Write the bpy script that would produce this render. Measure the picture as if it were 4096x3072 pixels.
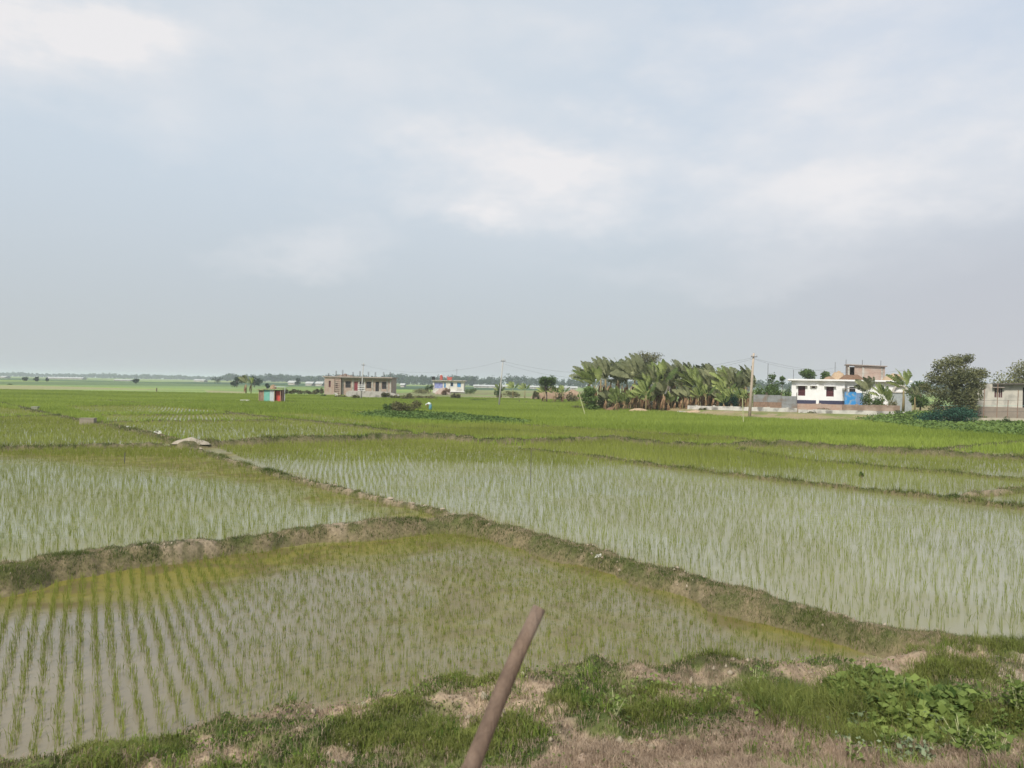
import bpy, math, random
import numpy as np
R = math.radians
scene = bpy.context.scene
for o in list(bpy.data.objects): bpy.data.objects.remove(o)
col = scene.collection
rng = np.random.default_rng(7)
random.seed(7)

# ------------------------------------------------------------------ camera
F = 3100.0; H = 3.5; ROLL = R(1.0)
cr, sr = math.cos(ROLL), math.sin(ROLL)
from mathutils import Matrix, Vector
cam_d = bpy.data.cameras.new('camera'); cam = bpy.data.objects.new('camera', cam_d); col.objects.link(cam)
cam_d.sensor_width = 36; cam_d.lens = 36*F/4096
cam_d.clip_start = 0.1; cam_d.clip_end = 20000
m = Matrix(((cr, -sr, 0, 0), (0, 0, -1, 0), (sr, cr, 0, H), (0, 0, 0, 1)))
cam.matrix_world = m
cam_d.dof.use_dof = True; cam_d.dof.focus_distance = 60; cam_d.dof.aperture_fstop = 4.0
scene.camera = cam

# ------------------------------------------------------------------ light, sky, exposure
SUN_EL, SUN_AZ = R(45), R(205)          # azimuth clockwise from +Y: behind the camera, a little to its left
sun_d = bpy.data.lights.new('sun', 'SUN'); sun_d.energy = 3.9; sun_d.angle = R(10); sun_d.color = (1.0, .955, .88)
sun = bpy.data.objects.new('sun', sun_d); col.objects.link(sun)
sv = Vector((math.sin(SUN_AZ)*math.cos(SUN_EL), math.cos(SUN_AZ)*math.cos(SUN_EL), math.sin(SUN_EL)))
sun.rotation_euler = sv.to_track_quat('Z', 'Y').to_euler(); sun.location = (0, -20, 60)
vs = scene.view_settings
vs.view_transform = 'Standard'; vs.look = 'None'; vs.gamma = 1; vs.exposure = 0.10; vs.use_curve_mapping = False

def raydir(px, py):
    x = (px-2048)/F; y = -(py-1536)/F
    return Vector((cr*x - sr*y, 1.0, sr*x + cr*y))
def P(px, py, z=0.0):
    d = raydir(px, py); t = (z-H)/d.z
    return (d.x*t, t, z)
def W(px, py, d):
    v = raydir(px, py); return (v.x*d, d, H+v.z*d)
def uv(X, Y, Z=0.0):
    zz = Z-H
    a = (cr*X + sr*zz)/Y; b = (-sr*X + cr*zz)/Y
    return 2048+F*a, 1536-F*b

world = bpy.data.worlds.new('World'); scene.world = world; world.use_nodes = True
nt = world.node_tree; N = nt.nodes; L = nt.links; N.clear()
def nn(t, **k):
    n = N.new(t)
    for a, b in k.items(): setattr(n, a, b)
    return n
def vmath(op, a, b=None):
    n = nn('ShaderNodeVectorMath', operation=op)
    for i, v in enumerate((a, b)):
        if v is None: continue
        if isinstance(v, (tuple, list)): n.inputs[i].default_value = v
        else: L.new(v, n.inputs[i])
    return n.outputs['Value'] if op in ('LENGTH', 'DISTANCE', 'DOT_PRODUCT') else n.outputs[0]
def fmath(op, a, b=None, clamp=False):
    n = nn('ShaderNodeMath', operation=op); n.use_clamp = clamp
    for i, v in enumerate((a, b)):
        if v is None: continue
        if isinstance(v, (int, float)): n.inputs[i].default_value = v
        else: L.new(v, n.inputs[i])
    return n.outputs[0]
def mrange(v, a, b, c=0.0, d=1.0, smooth=True):
    n = nn('ShaderNodeMapRange'); n.interpolation_type = 'SMOOTHSTEP' if smooth else 'LINEAR'
    L.new(v, n.inputs[0])
    for i, k in zip((1, 2, 3, 4), (a, b, c, d)): n.inputs[i].default_value = k
    return n.outputs[0]
def cmix(f, a, b):
    n = nn('ShaderNodeMix', data_type='RGBA')
    for s, v in ((n.inputs[0], f), (n.inputs[6], a), (n.inputs[7], b)):
        if isinstance(v, (int, float)): s.default_value = v
        elif isinstance(v, tuple): s.default_value = (*v, 1)
        else: L.new(v, s)
    return n.outputs[2]
tc = nn('ShaderNodeTexCoord'); dirv = tc.outputs['Generated']
sep = nn('ShaderNodeSeparateXYZ'); L.new(dirv, sep.inputs[0])
dz = sep.outputs[2]; dx = sep.outputs[0]
nz = nn('ShaderNodeTexNoise'); nz.inputs['Scale'].default_value = 3.6; nz.inputs['Detail'].default_value = 7; nz.inputs['Roughness'].default_value = .6
mp = nn('ShaderNodeMapping'); mp.inputs['Scale'].default_value = (1, 1, 2.0); L.new(dirv, mp.inputs[0]); L.new(mp.outputs[0], nz.inputs['Vector'])
warp = vmath('SUBTRACT', nz.outputs['Color'], (.5, .5, .5))
warp = vmath('MULTIPLY', warp, (.34, .0, .22))
wd = vmath('ADD', dirv, warp)
sky = nn('ShaderNodeTexSky', sky_type='NISHITA'); sky.sun_disc = False; sky.sun_elevation = SUN_EL; sky.sun_rotation = SUN_AZ
bg1 = nn('ShaderNodeBackground'); L.new(sky.outputs[0], bg1.inputs[0]); bg1.inputs[1].default_value = 0.1
low = mrange(dz, 0.0, .30)
base = cmix(low, (.495, .53, .555), (.59, .665, .74))
pink = fmath('MULTIPLY', mrange(dx, .1, .55), fmath('SUBTRACT', 1.0, mrange(dz, .05, .35)))
base = cmix(fmath('MULTIPLY', pink, .8), base, (.51, .51, .56))
blue = fmath('MULTIPLY', mrange(dx, -.1, .5), mrange(dz, .12, .45))
base = cmix(fmath('MULTIPLY', blue, .9), base, (.55, .635, .76))
blobs = [(180, 120, 380, 150, 1.2), (2150, 690, 430, 220, .9), (1950, 860, 430, 120, .5), (1240, 1030, 330, 90, .35), (3250, 150, 480, 230, .65),
         (3600, 640, 760, 250, .8), (2560, 640, 420, 110, .4), (1300, 180, 900, 260, .32), (2750, 230, 260, 180, .3),
         (3000, 1080, 700, 90, .22), (620, 470, 260, 110, .35), (2300, 60, 500, 120, .3)]
tot = None
for (px, py, rx, ry, s) in blobs:
    d = raydir(px, py).normalized()
    v = vmath('SUBTRACT', wd, (d.x, 0, d.z)); v = vmath('MULTIPLY', v, (F/rx*.9, 0, F/ry*.9))
    f = fmath('MULTIPLY', mrange(vmath('LENGTH', v), 1.35, 0.1), s)
    tot = f if tot is None else fmath('ADD', tot, f)
nz2 = nn('ShaderNodeTexNoise'); nz2.inputs['Scale'].default_value = 6.5; nz2.inputs['Detail'].default_value = 8; nz2.inputs['Roughness'].default_value = .55
mp2 = nn('ShaderNodeMapping'); mp2.inputs['Scale'].default_value = (1, 1, 2.4); mp2.inputs['Location'].default_value = (3, 1, .4)
L.new(dirv, mp2.inputs[0]); L.new(mp2.outputs[0], nz2.inputs['Vector'])
det = mrange(nz2.outputs[0], .34, .66, .45, 1.15)
tot = fmath('MULTIPLY', tot, det, clamp=True)
wide = mrange(nz.outputs[0], .42, .70, 0, .20)
tot = fmath('ADD', tot, fmath('MULTIPLY', wide, mrange(dz, .08, .3)), clamp=True)
cld = cmix(tot, base, (.83, .815, .82))
bg2 = nn('ShaderNodeBackground'); L.new(cld, bg2.inputs[0]); bg2.inputs[1].default_value = 1.0
mx = nn('ShaderNodeMixShader'); mx.inputs[0].default_value = .93
L.new(bg1.outputs[0], mx.inputs[1]); L.new(bg2.outputs[0], mx.inputs[2])
wo = nn('ShaderNodeOutputWorld'); L.new(mx.outputs[0], wo.inputs[0])

# ------------------------------------------------------------------ helpers
def tag(o, label=None, cat=None, group=None, kind=None):
    if label: o['label'] = label
    if cat: o['category'] = cat
    if group: o['group'] = group
    if kind: o['kind'] = kind
    return o
def thing(name, label, cat, loc=(0, 0, 0), group=None, rz=0.0):
    o = bpy.data.objects.new(name, None); o.empty_display_size = .3; col.objects.link(o)
    o.location = loc; o.rotation_euler.z = rz
    return tag(o, label, cat, group)

def mesh_np(name, V, T, mat, tint=None, colr=None, smooth=False):
    V = np.ascontiguousarray(V, dtype=np.float32); T = np.ascontiguousarray(T, dtype=np.int32)
    k = T.shape[1]
    me = bpy.data.meshes.new(name)
    me.vertices.add(len(V)); me.vertices.foreach_set('co', V.ravel())
    me.loops.add(T.size); me.loops.foreach_set('vertex_index', T.ravel())
    me.polygons.add(len(T)); me.polygons.foreach_set('loop_start', np.arange(len(T), dtype=np.int32)*k)
    try: me.polygons.foreach_set('loop_total', np.full(len(T), k, dtype=np.int32))
    except Exception: pass
    if smooth: me.polygons.foreach_set('use_smooth', np.ones(len(T), dtype=bool))
    me.update(calc_edges=True)
    if tint is not None:
        a = me.attributes.new('tint', 'FLOAT', 'POINT'); a.data.foreach_set('value', np.ascontiguousarray(tint, dtype=np.float32))
    if colr is not None:
        a = me.attributes.new('col', 'FLOAT_COLOR', 'POINT')
        c = np.ones((len(V), 4), dtype=np.float32); c[:, :3] = colr; a.data.foreach_set('color', c.ravel())
    me.materials.append(mat)
    return me
def link(name, me, parent=None, loc=(0, 0, 0)):
    o = bpy.data.objects.new(name, me); col.objects.link(o); o.location = loc
    if parent is not None: o.parent = parent
    return o

class MB:
    def __init__(s): s.v = []; s.f = []
    def box(s, x0, x1, y0, y1, z0, z1, rot=None, c=None):
        i = len(s.v)
        vs_ = [(x0,y0,z0),(x1,y0,z0),(x1,y1,z0),(x0,y1,z0),(x0,y0,z1),(x1,y0,z1),(x1,y1,z1),(x0,y1,z1)]
        if rot is not None:
            c = Vector(c or ((x0+x1)/2, (y0+y1)/2, (z0+z1)/2))
            vs_ = [tuple(rot @ (Vector(p)-c) + c) for p in vs_]
        s.v += vs_
        s.f += [(i,i+3,i+2,i+1),(i+4,i+5,i+6,i+7),(i,i+1,i+5,i+4),(i+1,i+2,i+6,i+5),(i+2,i+3,i+7,i+6),(i+3,i,i+4,i+7)]
        return s
    def poly(s, pts): i = len(s.v); s.v += [tuple(p) for p in pts]; s.f.append(tuple(range(i, i+len(pts)))); return s
    def tube(s, pts, rad, n=8, cap=True):
        pts = [Vector(p) for p in pts]; b = len(s.v)
        for k, p in enumerate(pts):
            t = (pts[min(k+1, len(pts)-1)]-pts[max(k-1, 0)]).normalized()
            u = t.cross(Vector((0, 1, 0.01)));
            if u.length < 1e-3: u = t.cross(Vector((1, 0, 0)))
            u.normalize(); w = t.cross(u)
            r = rad[k] if isinstance(rad, (list, tuple)) else rad
            for j in range(n):
                a = 2*math.pi*j/n; s.v.append(tuple(p+u*math.cos(a)*r+w*math.sin(a)*r))
        for k in range(len(pts)-1):
            for j in range(n):
                s.f.append((b+k*n+j, b+k*n+(j+1) % n, b+(k+1)*n+(j+1) % n, b+(k+1)*n+j))
        if cap:
            s.f.append(tuple(b+j for j in range(n))[::-1]); s.f.append(tuple(b+(len(pts)-1)*n+j for j in range(n)))
        return s
    def wall(s, x0, x1, z0, z1, y0, y1, op=()):
        xs = sorted({x0, x1, *[o[0] for o in op], *[o[1] for o in op]}); zs = sorted({z0, z1, *[o[2] for o in op], *[o[3] for o in op]})
        for a, b in zip(xs, xs[1:]):
            run = None
            for c, d in zip(zs, zs[1:]):
                hole = any(o[0] <= a+1e-6 and b-1e-6 <= o[1] and o[2] <= c+1e-6 and d-1e-6 <= o[3] for o in op)
                if not hole: run = (run[0], d) if run else (c, d)
                if hole and run: s.box(a, b, y0, y1, *run); run = None
            if run: s.box(a, b, y0, y1, *run)
        return s
    def build(s, name, mat, parent=None, off=None, smooth=False, bevel=0):
        me = bpy.data.meshes.new(name)
        o3 = Vector(off) if off is not None else (parent.location if parent is not None else Vector((0, 0, 0)))
        if parent is not None and off is None and parent.parent is not None: o3 = parent.location + parent.parent.location
        me.from_pydata([tuple(Vector(v)-o3) for v in s.v], [], s.f); me.update()
        if smooth: me.polygons.foreach_set('use_smooth', np.ones(len(me.polygons), dtype=bool))
        me.materials.append(mat)
        o = bpy.data.objects.new(name, me); col.objects.link(o)
        if parent is not None: o.parent = parent
        if bevel:
            b = o.modifiers.new('bevel', 'BEVEL'); b.width = bevel; b.segments = 2
        return o

# ------------------------------------------------------------------ materials
def newmat(name):
    mt = bpy.data.materials.new(name); mt.use_nodes = True; t = mt.node_tree; t.nodes.clear()
    return mt, t.nodes, t.links
def M_(name, c1, c2=None, rough=.8, scale=3.0, bump=0.0, detail=6, metal=0.0, c3=None, s3=.6, spec=.3, stretch=(1, 1, 1)):
    mt, n, l = newmat(name)
    out = n.new('ShaderNodeOutputMaterial'); b = n.new('ShaderNodeBsdfPrincipled'); l.new(b.outputs[0], out.inputs[0])
    b.inputs['Roughness'].default_value = rough; b.inputs['Metallic'].default_value = metal; b.inputs['Specular IOR Level'].default_value = spec
    t = n.new('ShaderNodeTexCoord'); mp = n.new('ShaderNodeMapping'); mp.inputs['Scale'].default_value = stretch; l.new(t.outputs['Object'], mp.inputs[0])
    nz = n.new('ShaderNodeTexNoise'); nz.inputs['Scale'].default_value = scale; nz.inputs['Detail'].default_value = detail; nz.inputs['Roughness'].default_value = .65
    l.new(mp.outputs[0], nz.inputs['Vector'])
    r = n.new('ShaderNodeMapRange'); r.inputs[1].default_value = .35; r.inputs[2].default_value = .65; l.new(nz.outputs[0], r.inputs[0])
    mx = n.new('ShaderNodeMix'); mx.data_type = 'RGBA'; l.new(r.outputs[0], mx.inputs[0])
    mx.inputs[6].default_value = (*c1, 1); mx.inputs[7].default_value = (*(c2 or tuple(x*.8 for x in c1)), 1)
    cur = mx.outputs[2]
    if c3:
        n2 = n.new('ShaderNodeTexNoise'); n2.inputs['Scale'].default_value = s3; n2.inputs['Detail'].default_value = 5; l.new(mp.outputs[0], n2.inputs['Vector'])
        r2 = n.new('ShaderNodeMapRange'); r2.inputs[1].default_value = .5; r2.inputs[2].default_value = .62; l.new(n2.outputs[0], r2.inputs[0])
        m2 = n.new('ShaderNodeMix'); m2.data_type = 'RGBA'; l.new(r2.outputs[0], m2.inputs[0]); l.new(cur, m2.inputs[6]); m2.inputs[7].default_value = (*c3, 1); cur = m2.outputs[2]
    l.new(cur, b.inputs['Base Color'])
    if bump:
        bp = n.new('ShaderNodeBump'); bp.inputs['Strength'].default_value = bump; bp.inputs['Distance'].default_value = .03; l.new(nz.outputs[0], bp.inputs['Height']); l.new(bp.outputs[0], b.inputs['Normal'])
    return mt
def leafmat(name, dark, light, trans=.35, nscale=1.5, dead=None):
    mt, n, l = newmat(name)
    out = n.new('ShaderNodeOutputMaterial'); b = n.new('ShaderNodeBsdfPrincipled'); tr = n.new('ShaderNodeBsdfTranslucent'); mxs = n.new('ShaderNodeMixShader')
    at = n.new('ShaderNodeAttribute'); at.attribute_name = 'tint'
    t = n.new('ShaderNodeTexCoord'); nz = n.new('ShaderNodeTexNoise'); nz.inputs['Scale'].default_value = nscale; nz.inputs['Detail'].default_value = 3; l.new(t.outputs['Object'], nz.inputs['Vector'])
    a = n.new('ShaderNodeMath'); a.operation = 'MULTIPLY_ADD'; l.new(nz.outputs[0], a.inputs[0]); a.inputs[1].default_value = 1.1; a.inputs[2].default_value = -.55
    s = n.new('ShaderNodeMath'); s.operation = 'ADD'; s.use_clamp = True; l.new(a.outputs[0], s.inputs[0]); l.new(at.outputs['Fac'], s.inputs[1])
    mx = n.new('ShaderNodeMix'); mx.data_type = 'RGBA'; l.new(s.outputs[0], mx.inputs[0]); mx.inputs[6].default_value = (*dark, 1); mx.inputs[7].default_value = (*light, 1)
    l.new(mx.outputs[2], b.inputs['Base Color']); l.new(mx.outputs[2], tr.inputs[0])
    b.inputs['Roughness'].default_value = .6; b.inputs['Specular IOR Level'].default_value = .12
    mxs.inputs[0].default_value = trans; l.new(b.outputs[0], mxs.inputs[1]); l.new(tr.outputs[0], mxs.inputs[2]); l.new(mxs.outputs[0], out.inputs[0])
    return mt
def brickmat(name, c1, c2, mortar, scale=1.0):
    mt, n, l = newmat(name)
    out = n.new('ShaderNodeOutputMaterial'); b = n.new('ShaderNodeBsdfPrincipled'); l.new(b.outputs[0], out.inputs[0]); b.inputs['Roughness'].default_value = .9
    t = n.new('ShaderNodeTexCoord'); sp = n.new('ShaderNodeSeparateXYZ'); l.new(t.outputs['Object'], sp.inputs[0])
    ad = n.new('ShaderNodeMath'); l.new(sp.outputs[0], ad.inputs[0]); l.new(sp.outputs[1], ad.inputs[1])
    cb = n.new('ShaderNodeCombineXYZ'); l.new(ad.outputs[0], cb.inputs[0]); l.new(sp.outputs[2], cb.inputs[1])
    br = n.new('ShaderNodeTexBrick'); l.new(cb.outputs[0], br.inputs['Vector']); br.inputs['Scale'].default_value = scale
    br.inputs['Color1'].default_value = (*c1, 1); br.inputs['Color2'].default_value = (*c2, 1); br.inputs['Mortar'].default_value = (*mortar, 1)
    br.inputs['Brick Width'].default_value = .25; br.inputs['Row Height'].default_value = .08; br.inputs['Mortar Size'].default_value = .008
    nz = n.new('ShaderNodeTexNoise'); nz.inputs['Scale'].default_value = 1.2; nz.inputs['Detail'].default_value = 8; l.new(t.outputs['Object'], nz.inputs['Vector'])
    r = n.new('ShaderNodeMapRange'); r.inputs[1].default_value = .42; r.inputs[2].default_value = .68; r.inputs[4].default_value = .75; l.new(nz.outputs[0], r.inputs[0])
    mx = n.new('ShaderNodeMix'); mx.data_type = 'RGBA'; l.new(r.outputs[0], mx.inputs[0]); l.new(br.outputs[0], mx.inputs[6]); mx.inputs[7].default_value = (*mortar, 1)
    l.new(mx.outputs[2], b.inputs['Base Color'])
    return mt

m_rice = leafmat('rice', (.15, .175, .03), (.29, .325, .075), .4, .15)
m_riceG = leafmat('rice_dense', (.175, .235, .035), (.31, .385, .075), .42, .06)
m_grass = leafmat('grass', (.04, .07, .014), (.21, .23, .06), .3, 1.5)
m_clump = leafmat('clump_grass', (.05, .10, .015), (.26, .33, .07), .35, 1.2)
m_grey = leafmat('grey_weed', (.11, .15, .07), (.34, .40, .24), .3, 1.2)
m_dry = leafmat('dry_grass', (.26, .19, .135), (.52, .40, .28), .25, 1.2)
m_weed = leafmat('weed_leaf', (.04, .08, .018), (.27, .34, .09), .35, 3.0)
m_crop = leafmat('crop_leaf', (.055, .105, .025), (.17, .245, .065), .3, .5)
m_tree = leafmat('tree_leaf', (.055, .065, .028), (.24, .24, .11), .25, .5)
m_treeG = leafmat('green_leaf', (.045, .08, .02), (.17, .25, .07), .3, .5)
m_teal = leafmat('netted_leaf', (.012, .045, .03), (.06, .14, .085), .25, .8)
m_far = leafmat('far_leaf', (.015, .035, .018), (.05, .085, .035), .1, .02)
m_ban = leafmat('banana_leaf', (.06, .10, .025), (.40, .46, .16), .42, .5)
m_banw = leafmat('banana_leaf_wind', (.065, .08, .035), (.43, .44, .24), .38, .6)
m_band = leafmat('banana_dead_leaf', (.13, .07, .035), (.38, .25, .14), .2, 1.0)
m_bsh = leafmat('scrub_leaf', (.09, .09, .035), (.27, .25, .12), .3, .8)
m_stem = M_('banana_stem', (.20, .20, .08), (.24, .15, .08), .7, 3)
m_trunk = M_('bark', (.16, .12, .08), (.08, .06, .04), .95, 6, .6)
m_brick = brickmat('raw_brick', (.29, .185, .145), (.36, .245, .19), (.37, .32, .27))
m_brick2 = brickmat('boundary_brick', (.34, .20, .14), (.42, .28, .2), (.4, .33, .27))
m_conc = M_('concrete', (.46, .43, .38), (.34, .32, .28), .9, 3, .2, c3=(.22, .21, .18), s3=1.1)
m_slab = M_('slab', (.36, .30, .26), (.26, .22, .19), .9, 3)
m_plaster = M_('plaster', (.50, .46, .40), (.40, .37, .32), .9, 1.5, 0, c3=(.24, .22, .19), s3=.8)
m_white = M_('white_paint', (.80, .79, .77), (.72, .71, .69), .7, 1.0)
m_shed = M_('polythene', (.50, .50, .47), (.38, .38, .35), .6, .3)
m_navy = M_('navy_paint', (.035, .035, .07), (.05, .05, .09), .6, 2)
m_maroon = M_('maroon_paint', (.11, .03, .035), (.07, .02, .025), .5, 4)
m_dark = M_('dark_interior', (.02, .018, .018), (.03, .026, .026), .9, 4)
m_glass = M_('window_glass', (.05, .06, .08), (.09, .1, .12), .15, 2, spec=.6)
m_blue = M_('blue_sheet', (.04, .24, .55), (.05, .30, .62), .45, 2, c3=(.30, .38, .45), s3=1.8)
m_bluew = M_('blue_window', (.05, .20, .42), (.08, .26, .5), .5, 3)
m_curt = M_('blue_cloth', (.16, .16, .36), (.30, .33, .55), .8, 1.4)
m_red = M_('red_tank', (.45, .10, .07), (.38, .08, .06), .5, 3)
m_redcl = M_('red_cloth', (.60, .09, .06), (.45, .05, .05), .6, 2)
m_tealS = M_('teal_sheet', (.20, .50, .40), (.28, .55, .47), .5, 1.2)
m_tin = M_('tin_sheet', (.34, .35, .35), (.24, .24, .23), .5, 1.5, metal=.3, c3=(.25, .20, .16), s3=.7)
m_tinl = M_('light_tin', (.62, .66, .66), (.5, .54, .55), .5, 1.5)
m_groof = M_('green_roof', (.12, .34, .24), (.16, .40, .30), .5, 1.5)
m_rust = M_('rusty_sheet', (.20, .13, .09), (.30, .20, .14), .8, 3)
m_bam = M_('bamboo', (.47, .36, .22), (.36, .27, .17), .6, 5, .2)
m_bamg = M_('green_bamboo', (.45, .46, .24), (.36, .38, .18), .6, 5)
m_pole = M_('pole_concrete', (.44, .36, .28), (.36, .29, .22), .85, 2, .1)
m_pole2 = M_('pale_pole_concrete', (.44, .43, .39), (.36, .34, .31), .85, 2, .1)
m_steel = M_('steel', (.16, .15, .15), (.12, .11, .11), .5, 5, metal=.5)
m_wire = M_('wire', (.05, .05, .05), (.06, .06, .06), .6, 5)
m_straw = M_('straw', (.50, .38, .25), (.32, .22, .14), .95, 5, .6, stretch=(3, 3, 1))
m_strawd = M_('brown_straw', (.22, .13, .08), (.14, .085, .055), .95, 6, .6)
m_earth = M_('pale_earth', (.38, .32, .24), (.26, .21, .14), .95, 4, .6)
m_earthr = M_('orange_earth', (.36, .25, .17), (.25, .17, .11), .95, 1, .3)
m_stick = M_('stick_wood', (.19, .13, .092), (.105, .07, .05), .75, 26, .6, c3=(.24, .175, .13), s3=7, stretch=(1, 1, .12))
m_plast = M_('pale_plastic', (.66, .64, .55), (.55, .54, .47), .5, 6)
m_skin = M_('skin', (.24, .13, .08), (.2, .11, .07), .6, 5)
m_clothw = M_('pale_cloth', (.66, .72, .66), (.55, .62, .58), .8, 5)
m_clotht = M_('teal_cloth', (.12, .30, .34), (.09, .24, .29), .8, 5)
m_hair = M_('hair', (.015, .013, .012), (.02, .018, .016), .5, 5)

# ------------------------------------------------------------------ noise
def _h(ix, iy, seed):
    n = (ix.astype(np.int64)*374761393 + iy.astype(np.int64)*668265263 + seed*974634777) & 0x7fffffff
    n = ((n ^ (n >> 13))*1274126177) & 0x7fffffff
    return ((n ^ (n >> 16)) & 0xffff)/65535.0
def vnoise(x, y, seed=0):
    ix = np.floor(x); iy = np.floor(y); fx = x-ix; fy = y-iy
    fx = fx*fx*(3-2*fx); fy = fy*fy*(3-2*fy)
    a = _h(ix, iy, seed); b = _h(ix+1, iy, seed); c = _h(ix, iy+1, seed); d = _h(ix+1, iy+1, seed)
    return (a*(1-fx)+b*fx)*(1-fy)+(c*(1-fx)+d*fx)*fy
def fbm(x, y, seed=0, oct=4, gain=.5):
    s = 0; a = 1; t = 0
    for k in range(oct):
        s = s+a*vnoise(x*2**k, y*2**k, seed+k*17); t += a; a *= gain
    return s/t
def sstep(a, b, x):
    t = np.clip((x-a)/(b-a), 0, 1); return t*t*(3-2*t)

# ------------------------------------------------------------------ bund network (measured on the photo, projected to the ground)
# (pixels, half width m, height m, wobble, paleness)
bunds = [
 ([(-900,2560),(-400,2400),(0,2318),(250,2262),(520,2222),(900,2188),(1200,2145),(1500,2118),(1750,2100),(1880,2098)], .58, .30, .30, .34),
 ([(1840,2092),(2000,2130),(2200,2180),(2450,2252),(2700,2326),(3000,2412),(3300,2495),(3560,2560),(3900,2625),(4400,2650)], .50, .26, .25, .22),
 ([(1880,2098),(1750,2046),(1500,1994),(1200,1922),(950,1852),(800,1804),(740,1782)], .30, .12, .3, .62),
 ([(740,1782),(640,1745),(450,1704),(350,1692),(250,1668),(130,1642),(0,1612),(-300,1580)], .55, .16, .3, .15),
 ([(740,1782),(500,1784),(250,1789),(0,1797),(-500,1815)], .34, .22, .3, .25),
 ([(740,1782),(850,1777),(1100,1764),(1400,1757),(1700,1747),(1800,1753),(1950,1766),(2150,1768),(2450,1757),(2600,1776),(2800,1786),(3000,1781),(3180,1776),(3500,1801),(3700,1812),(4096,1832),(5000,1880)], .50, .34, .35, .30),
 ([(2080,1796),(2300,1818),(2700,1871),(3000,1907),(3400,1952),(3800,1996),(4096,2032),(5000,2130)], .24, .14, .3, .12),
 ([(2950,1800),(3050,1822),(3300,1850),(3600,1876),(3900,1901),(4096,1920),(5000,2000)], .26, .14, .3, .1),
 ([(3700,1812),(3900,1787),(4096,1770),(4500,1745)], .42, .2, .3, .15),
 ([(3800,1994),(3900,1978),(4096,1960),(4500,1935)], .3, .14, .3, .5),
 ([(2100,1703),(2300,1713),(2600,1735),(2900,1752),(3150,1775)], .30, .16, .3, .1),
 ([(1500,1705),(1950,1716),(2250,1738),(2600,1765)], .30, .13, .3, .1),
 ([(-500,1680),(0,1669),(200,1665),(260,1670)], .35, .18, .3, .2),
 ([(360,1661),(700,1660),(900,1657),(1010,1652)], .35, .14, .3, .1),
 ([(400,1692),(700,1684),(1000,1683),(1100,1683)], .32, .16, .3, .1),
 ([(-300,1626),(150,1626),(500,1624),(720,1622)], .35, .14, .3, .1),
 ([(380,1600),(560,1613),(900,1613),(1200,1612),(1500,1612)], .6, .25, .3, .2),
 ([(900,1650),(1000,1662),(1200,1682),(1400,1703),(1600,1728),(1730,1748)], .40, .18, .3, .1),
 ([(2000,1607),(2150,1612),(2300,1617),(2420,1625)], .7, .25, .3, .3),
 ([(1640,1660),(1480,1652),(1300,1640),(1000,1632)], .6, .2, .3, .25),
]
segs = []
for pts, hw, hh, wob, pale in bunds:
    w = [P(*p, hh*.4) for p in pts]
    for a, b in zip(w, w[1:]): segs.append((a[0], a[1], b[0], b[1], hw, hh, wob, pale))
edge_px = [(-700,3260),(0,3040),(450,2952),(900,2872),(1250,2796),(1600,2725),(2100,2662),(2600,2632),(3000,2630),(3350,2625),(3540,2600),(3700,2590),(4000,2592),(4500,2600),(5500,2600)]
ew = [P(*p, .25) for p in edge_px]
eX = np.array([-30.]+[p[0] for p in ew]); eY = np.array([4.]+[p[1]+.25 for p in ew])

def bund_eval(X, Y):
    """height, paleness, distance to the nearest bund, whether that bund lies beyond the point"""
    z = np.full(X.shape, -.09); pl = np.zeros(X.shape); dm = np.full(X.shape, 1e3); far = np.zeros(X.shape, bool); w = np.zeros(X.shape)
    n1 = fbm(X*1.1, Y*1.1, 3, 4)-.5; n2 = fbm(X*5, Y*5, 9, 3)-.5
    n3 = fbm(X*.25, Y*.25, 5, 2)-.5
    for (ax, ay, bx, by, hw, hh, wob, pale) in segs:
        lx0, lx1 = min(ax, bx)-9, max(ax, bx)+9; ly0, ly1 = min(ay, by)-9, max(ay, by)+9
        k = np.nonzero((X > lx0) & (X < lx1) & (Y > ly0) & (Y < ly1))[0]
        if not len(k): continue
        x = X[k]; y = Y[k]; ux, uy = bx-ax, by-ay; L2 = ux*ux+uy*uy+1e-9
        t = np.clip(((x-ax)*ux+(y-ay)*uy)/L2, 0, 1); qx = ax+ux*t; qy = ay+uy*t
        d = np.hypot(x-qx, y-qy)
        b = d < dm[k]; kb = k[b]; dm[kb] = d[b]; far[kb] = qy[b] > y[b]; 
        hw2 = hw*(1+n1[k]*1.2+n3[k]*.6)
        s = sstep(1.15, .25, d/np.maximum(hw2, .05))
        zz = -.09+(hh*(1+n1[k]*wob*2.5)+.09)*s
        g = zz > z[k]; kg = k[g]; z[kg] = zz[g]; pl[kg] = pale
        w[k] = np.maximum(w[k], s)
    z = z+n2*.14*w*np.clip(16/np.maximum(Y, 1), .3, 1)
    return z, pl, dm, far, w
def land_eval(X, Y):
    e = np.interp(X, eX, eY); s = e-Y+(fbm(X*1.4, Y*1.4, 31, 4)-.5)*.5
    z = np.where(s > 0, .0, 0)-.09
    z = z+.30*sstep(0, .5, s)+.085*np.clip(s, 0, 4)*.9+.34*np.clip(s-3.6, 0, 6)
    lump = (fbm(X*1.6, Y*1.6, 41, 4)-.5)*.42+(fbm(X*6, Y*6, 43, 4)-.5)*.20
    w = sstep(0, .5, s)
    return np.minimum(z, 1.75)+lump*w, s, w
yard_poly = [(2560,1640),(2760,1658),(2990,1672),(3300,1682),(3500,1684),(3700,1690),(4096,1700),(5200,1730),(5200,1560),(2560,1560)]
def inpoly(U, V, poly):
    c = np.zeros(U.shape, bool); n = len(poly)
    for i in range(n):
        x1, y1 = poly[i]; x2, y2 = poly[(i+1) % n]
        if y1 == y2: continue
        k = ((y1 > V) != (y2 > V)) & (U < (x2-x1)*(V-y1)/(y2-y1)+x1); c ^= k
    return c
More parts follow.
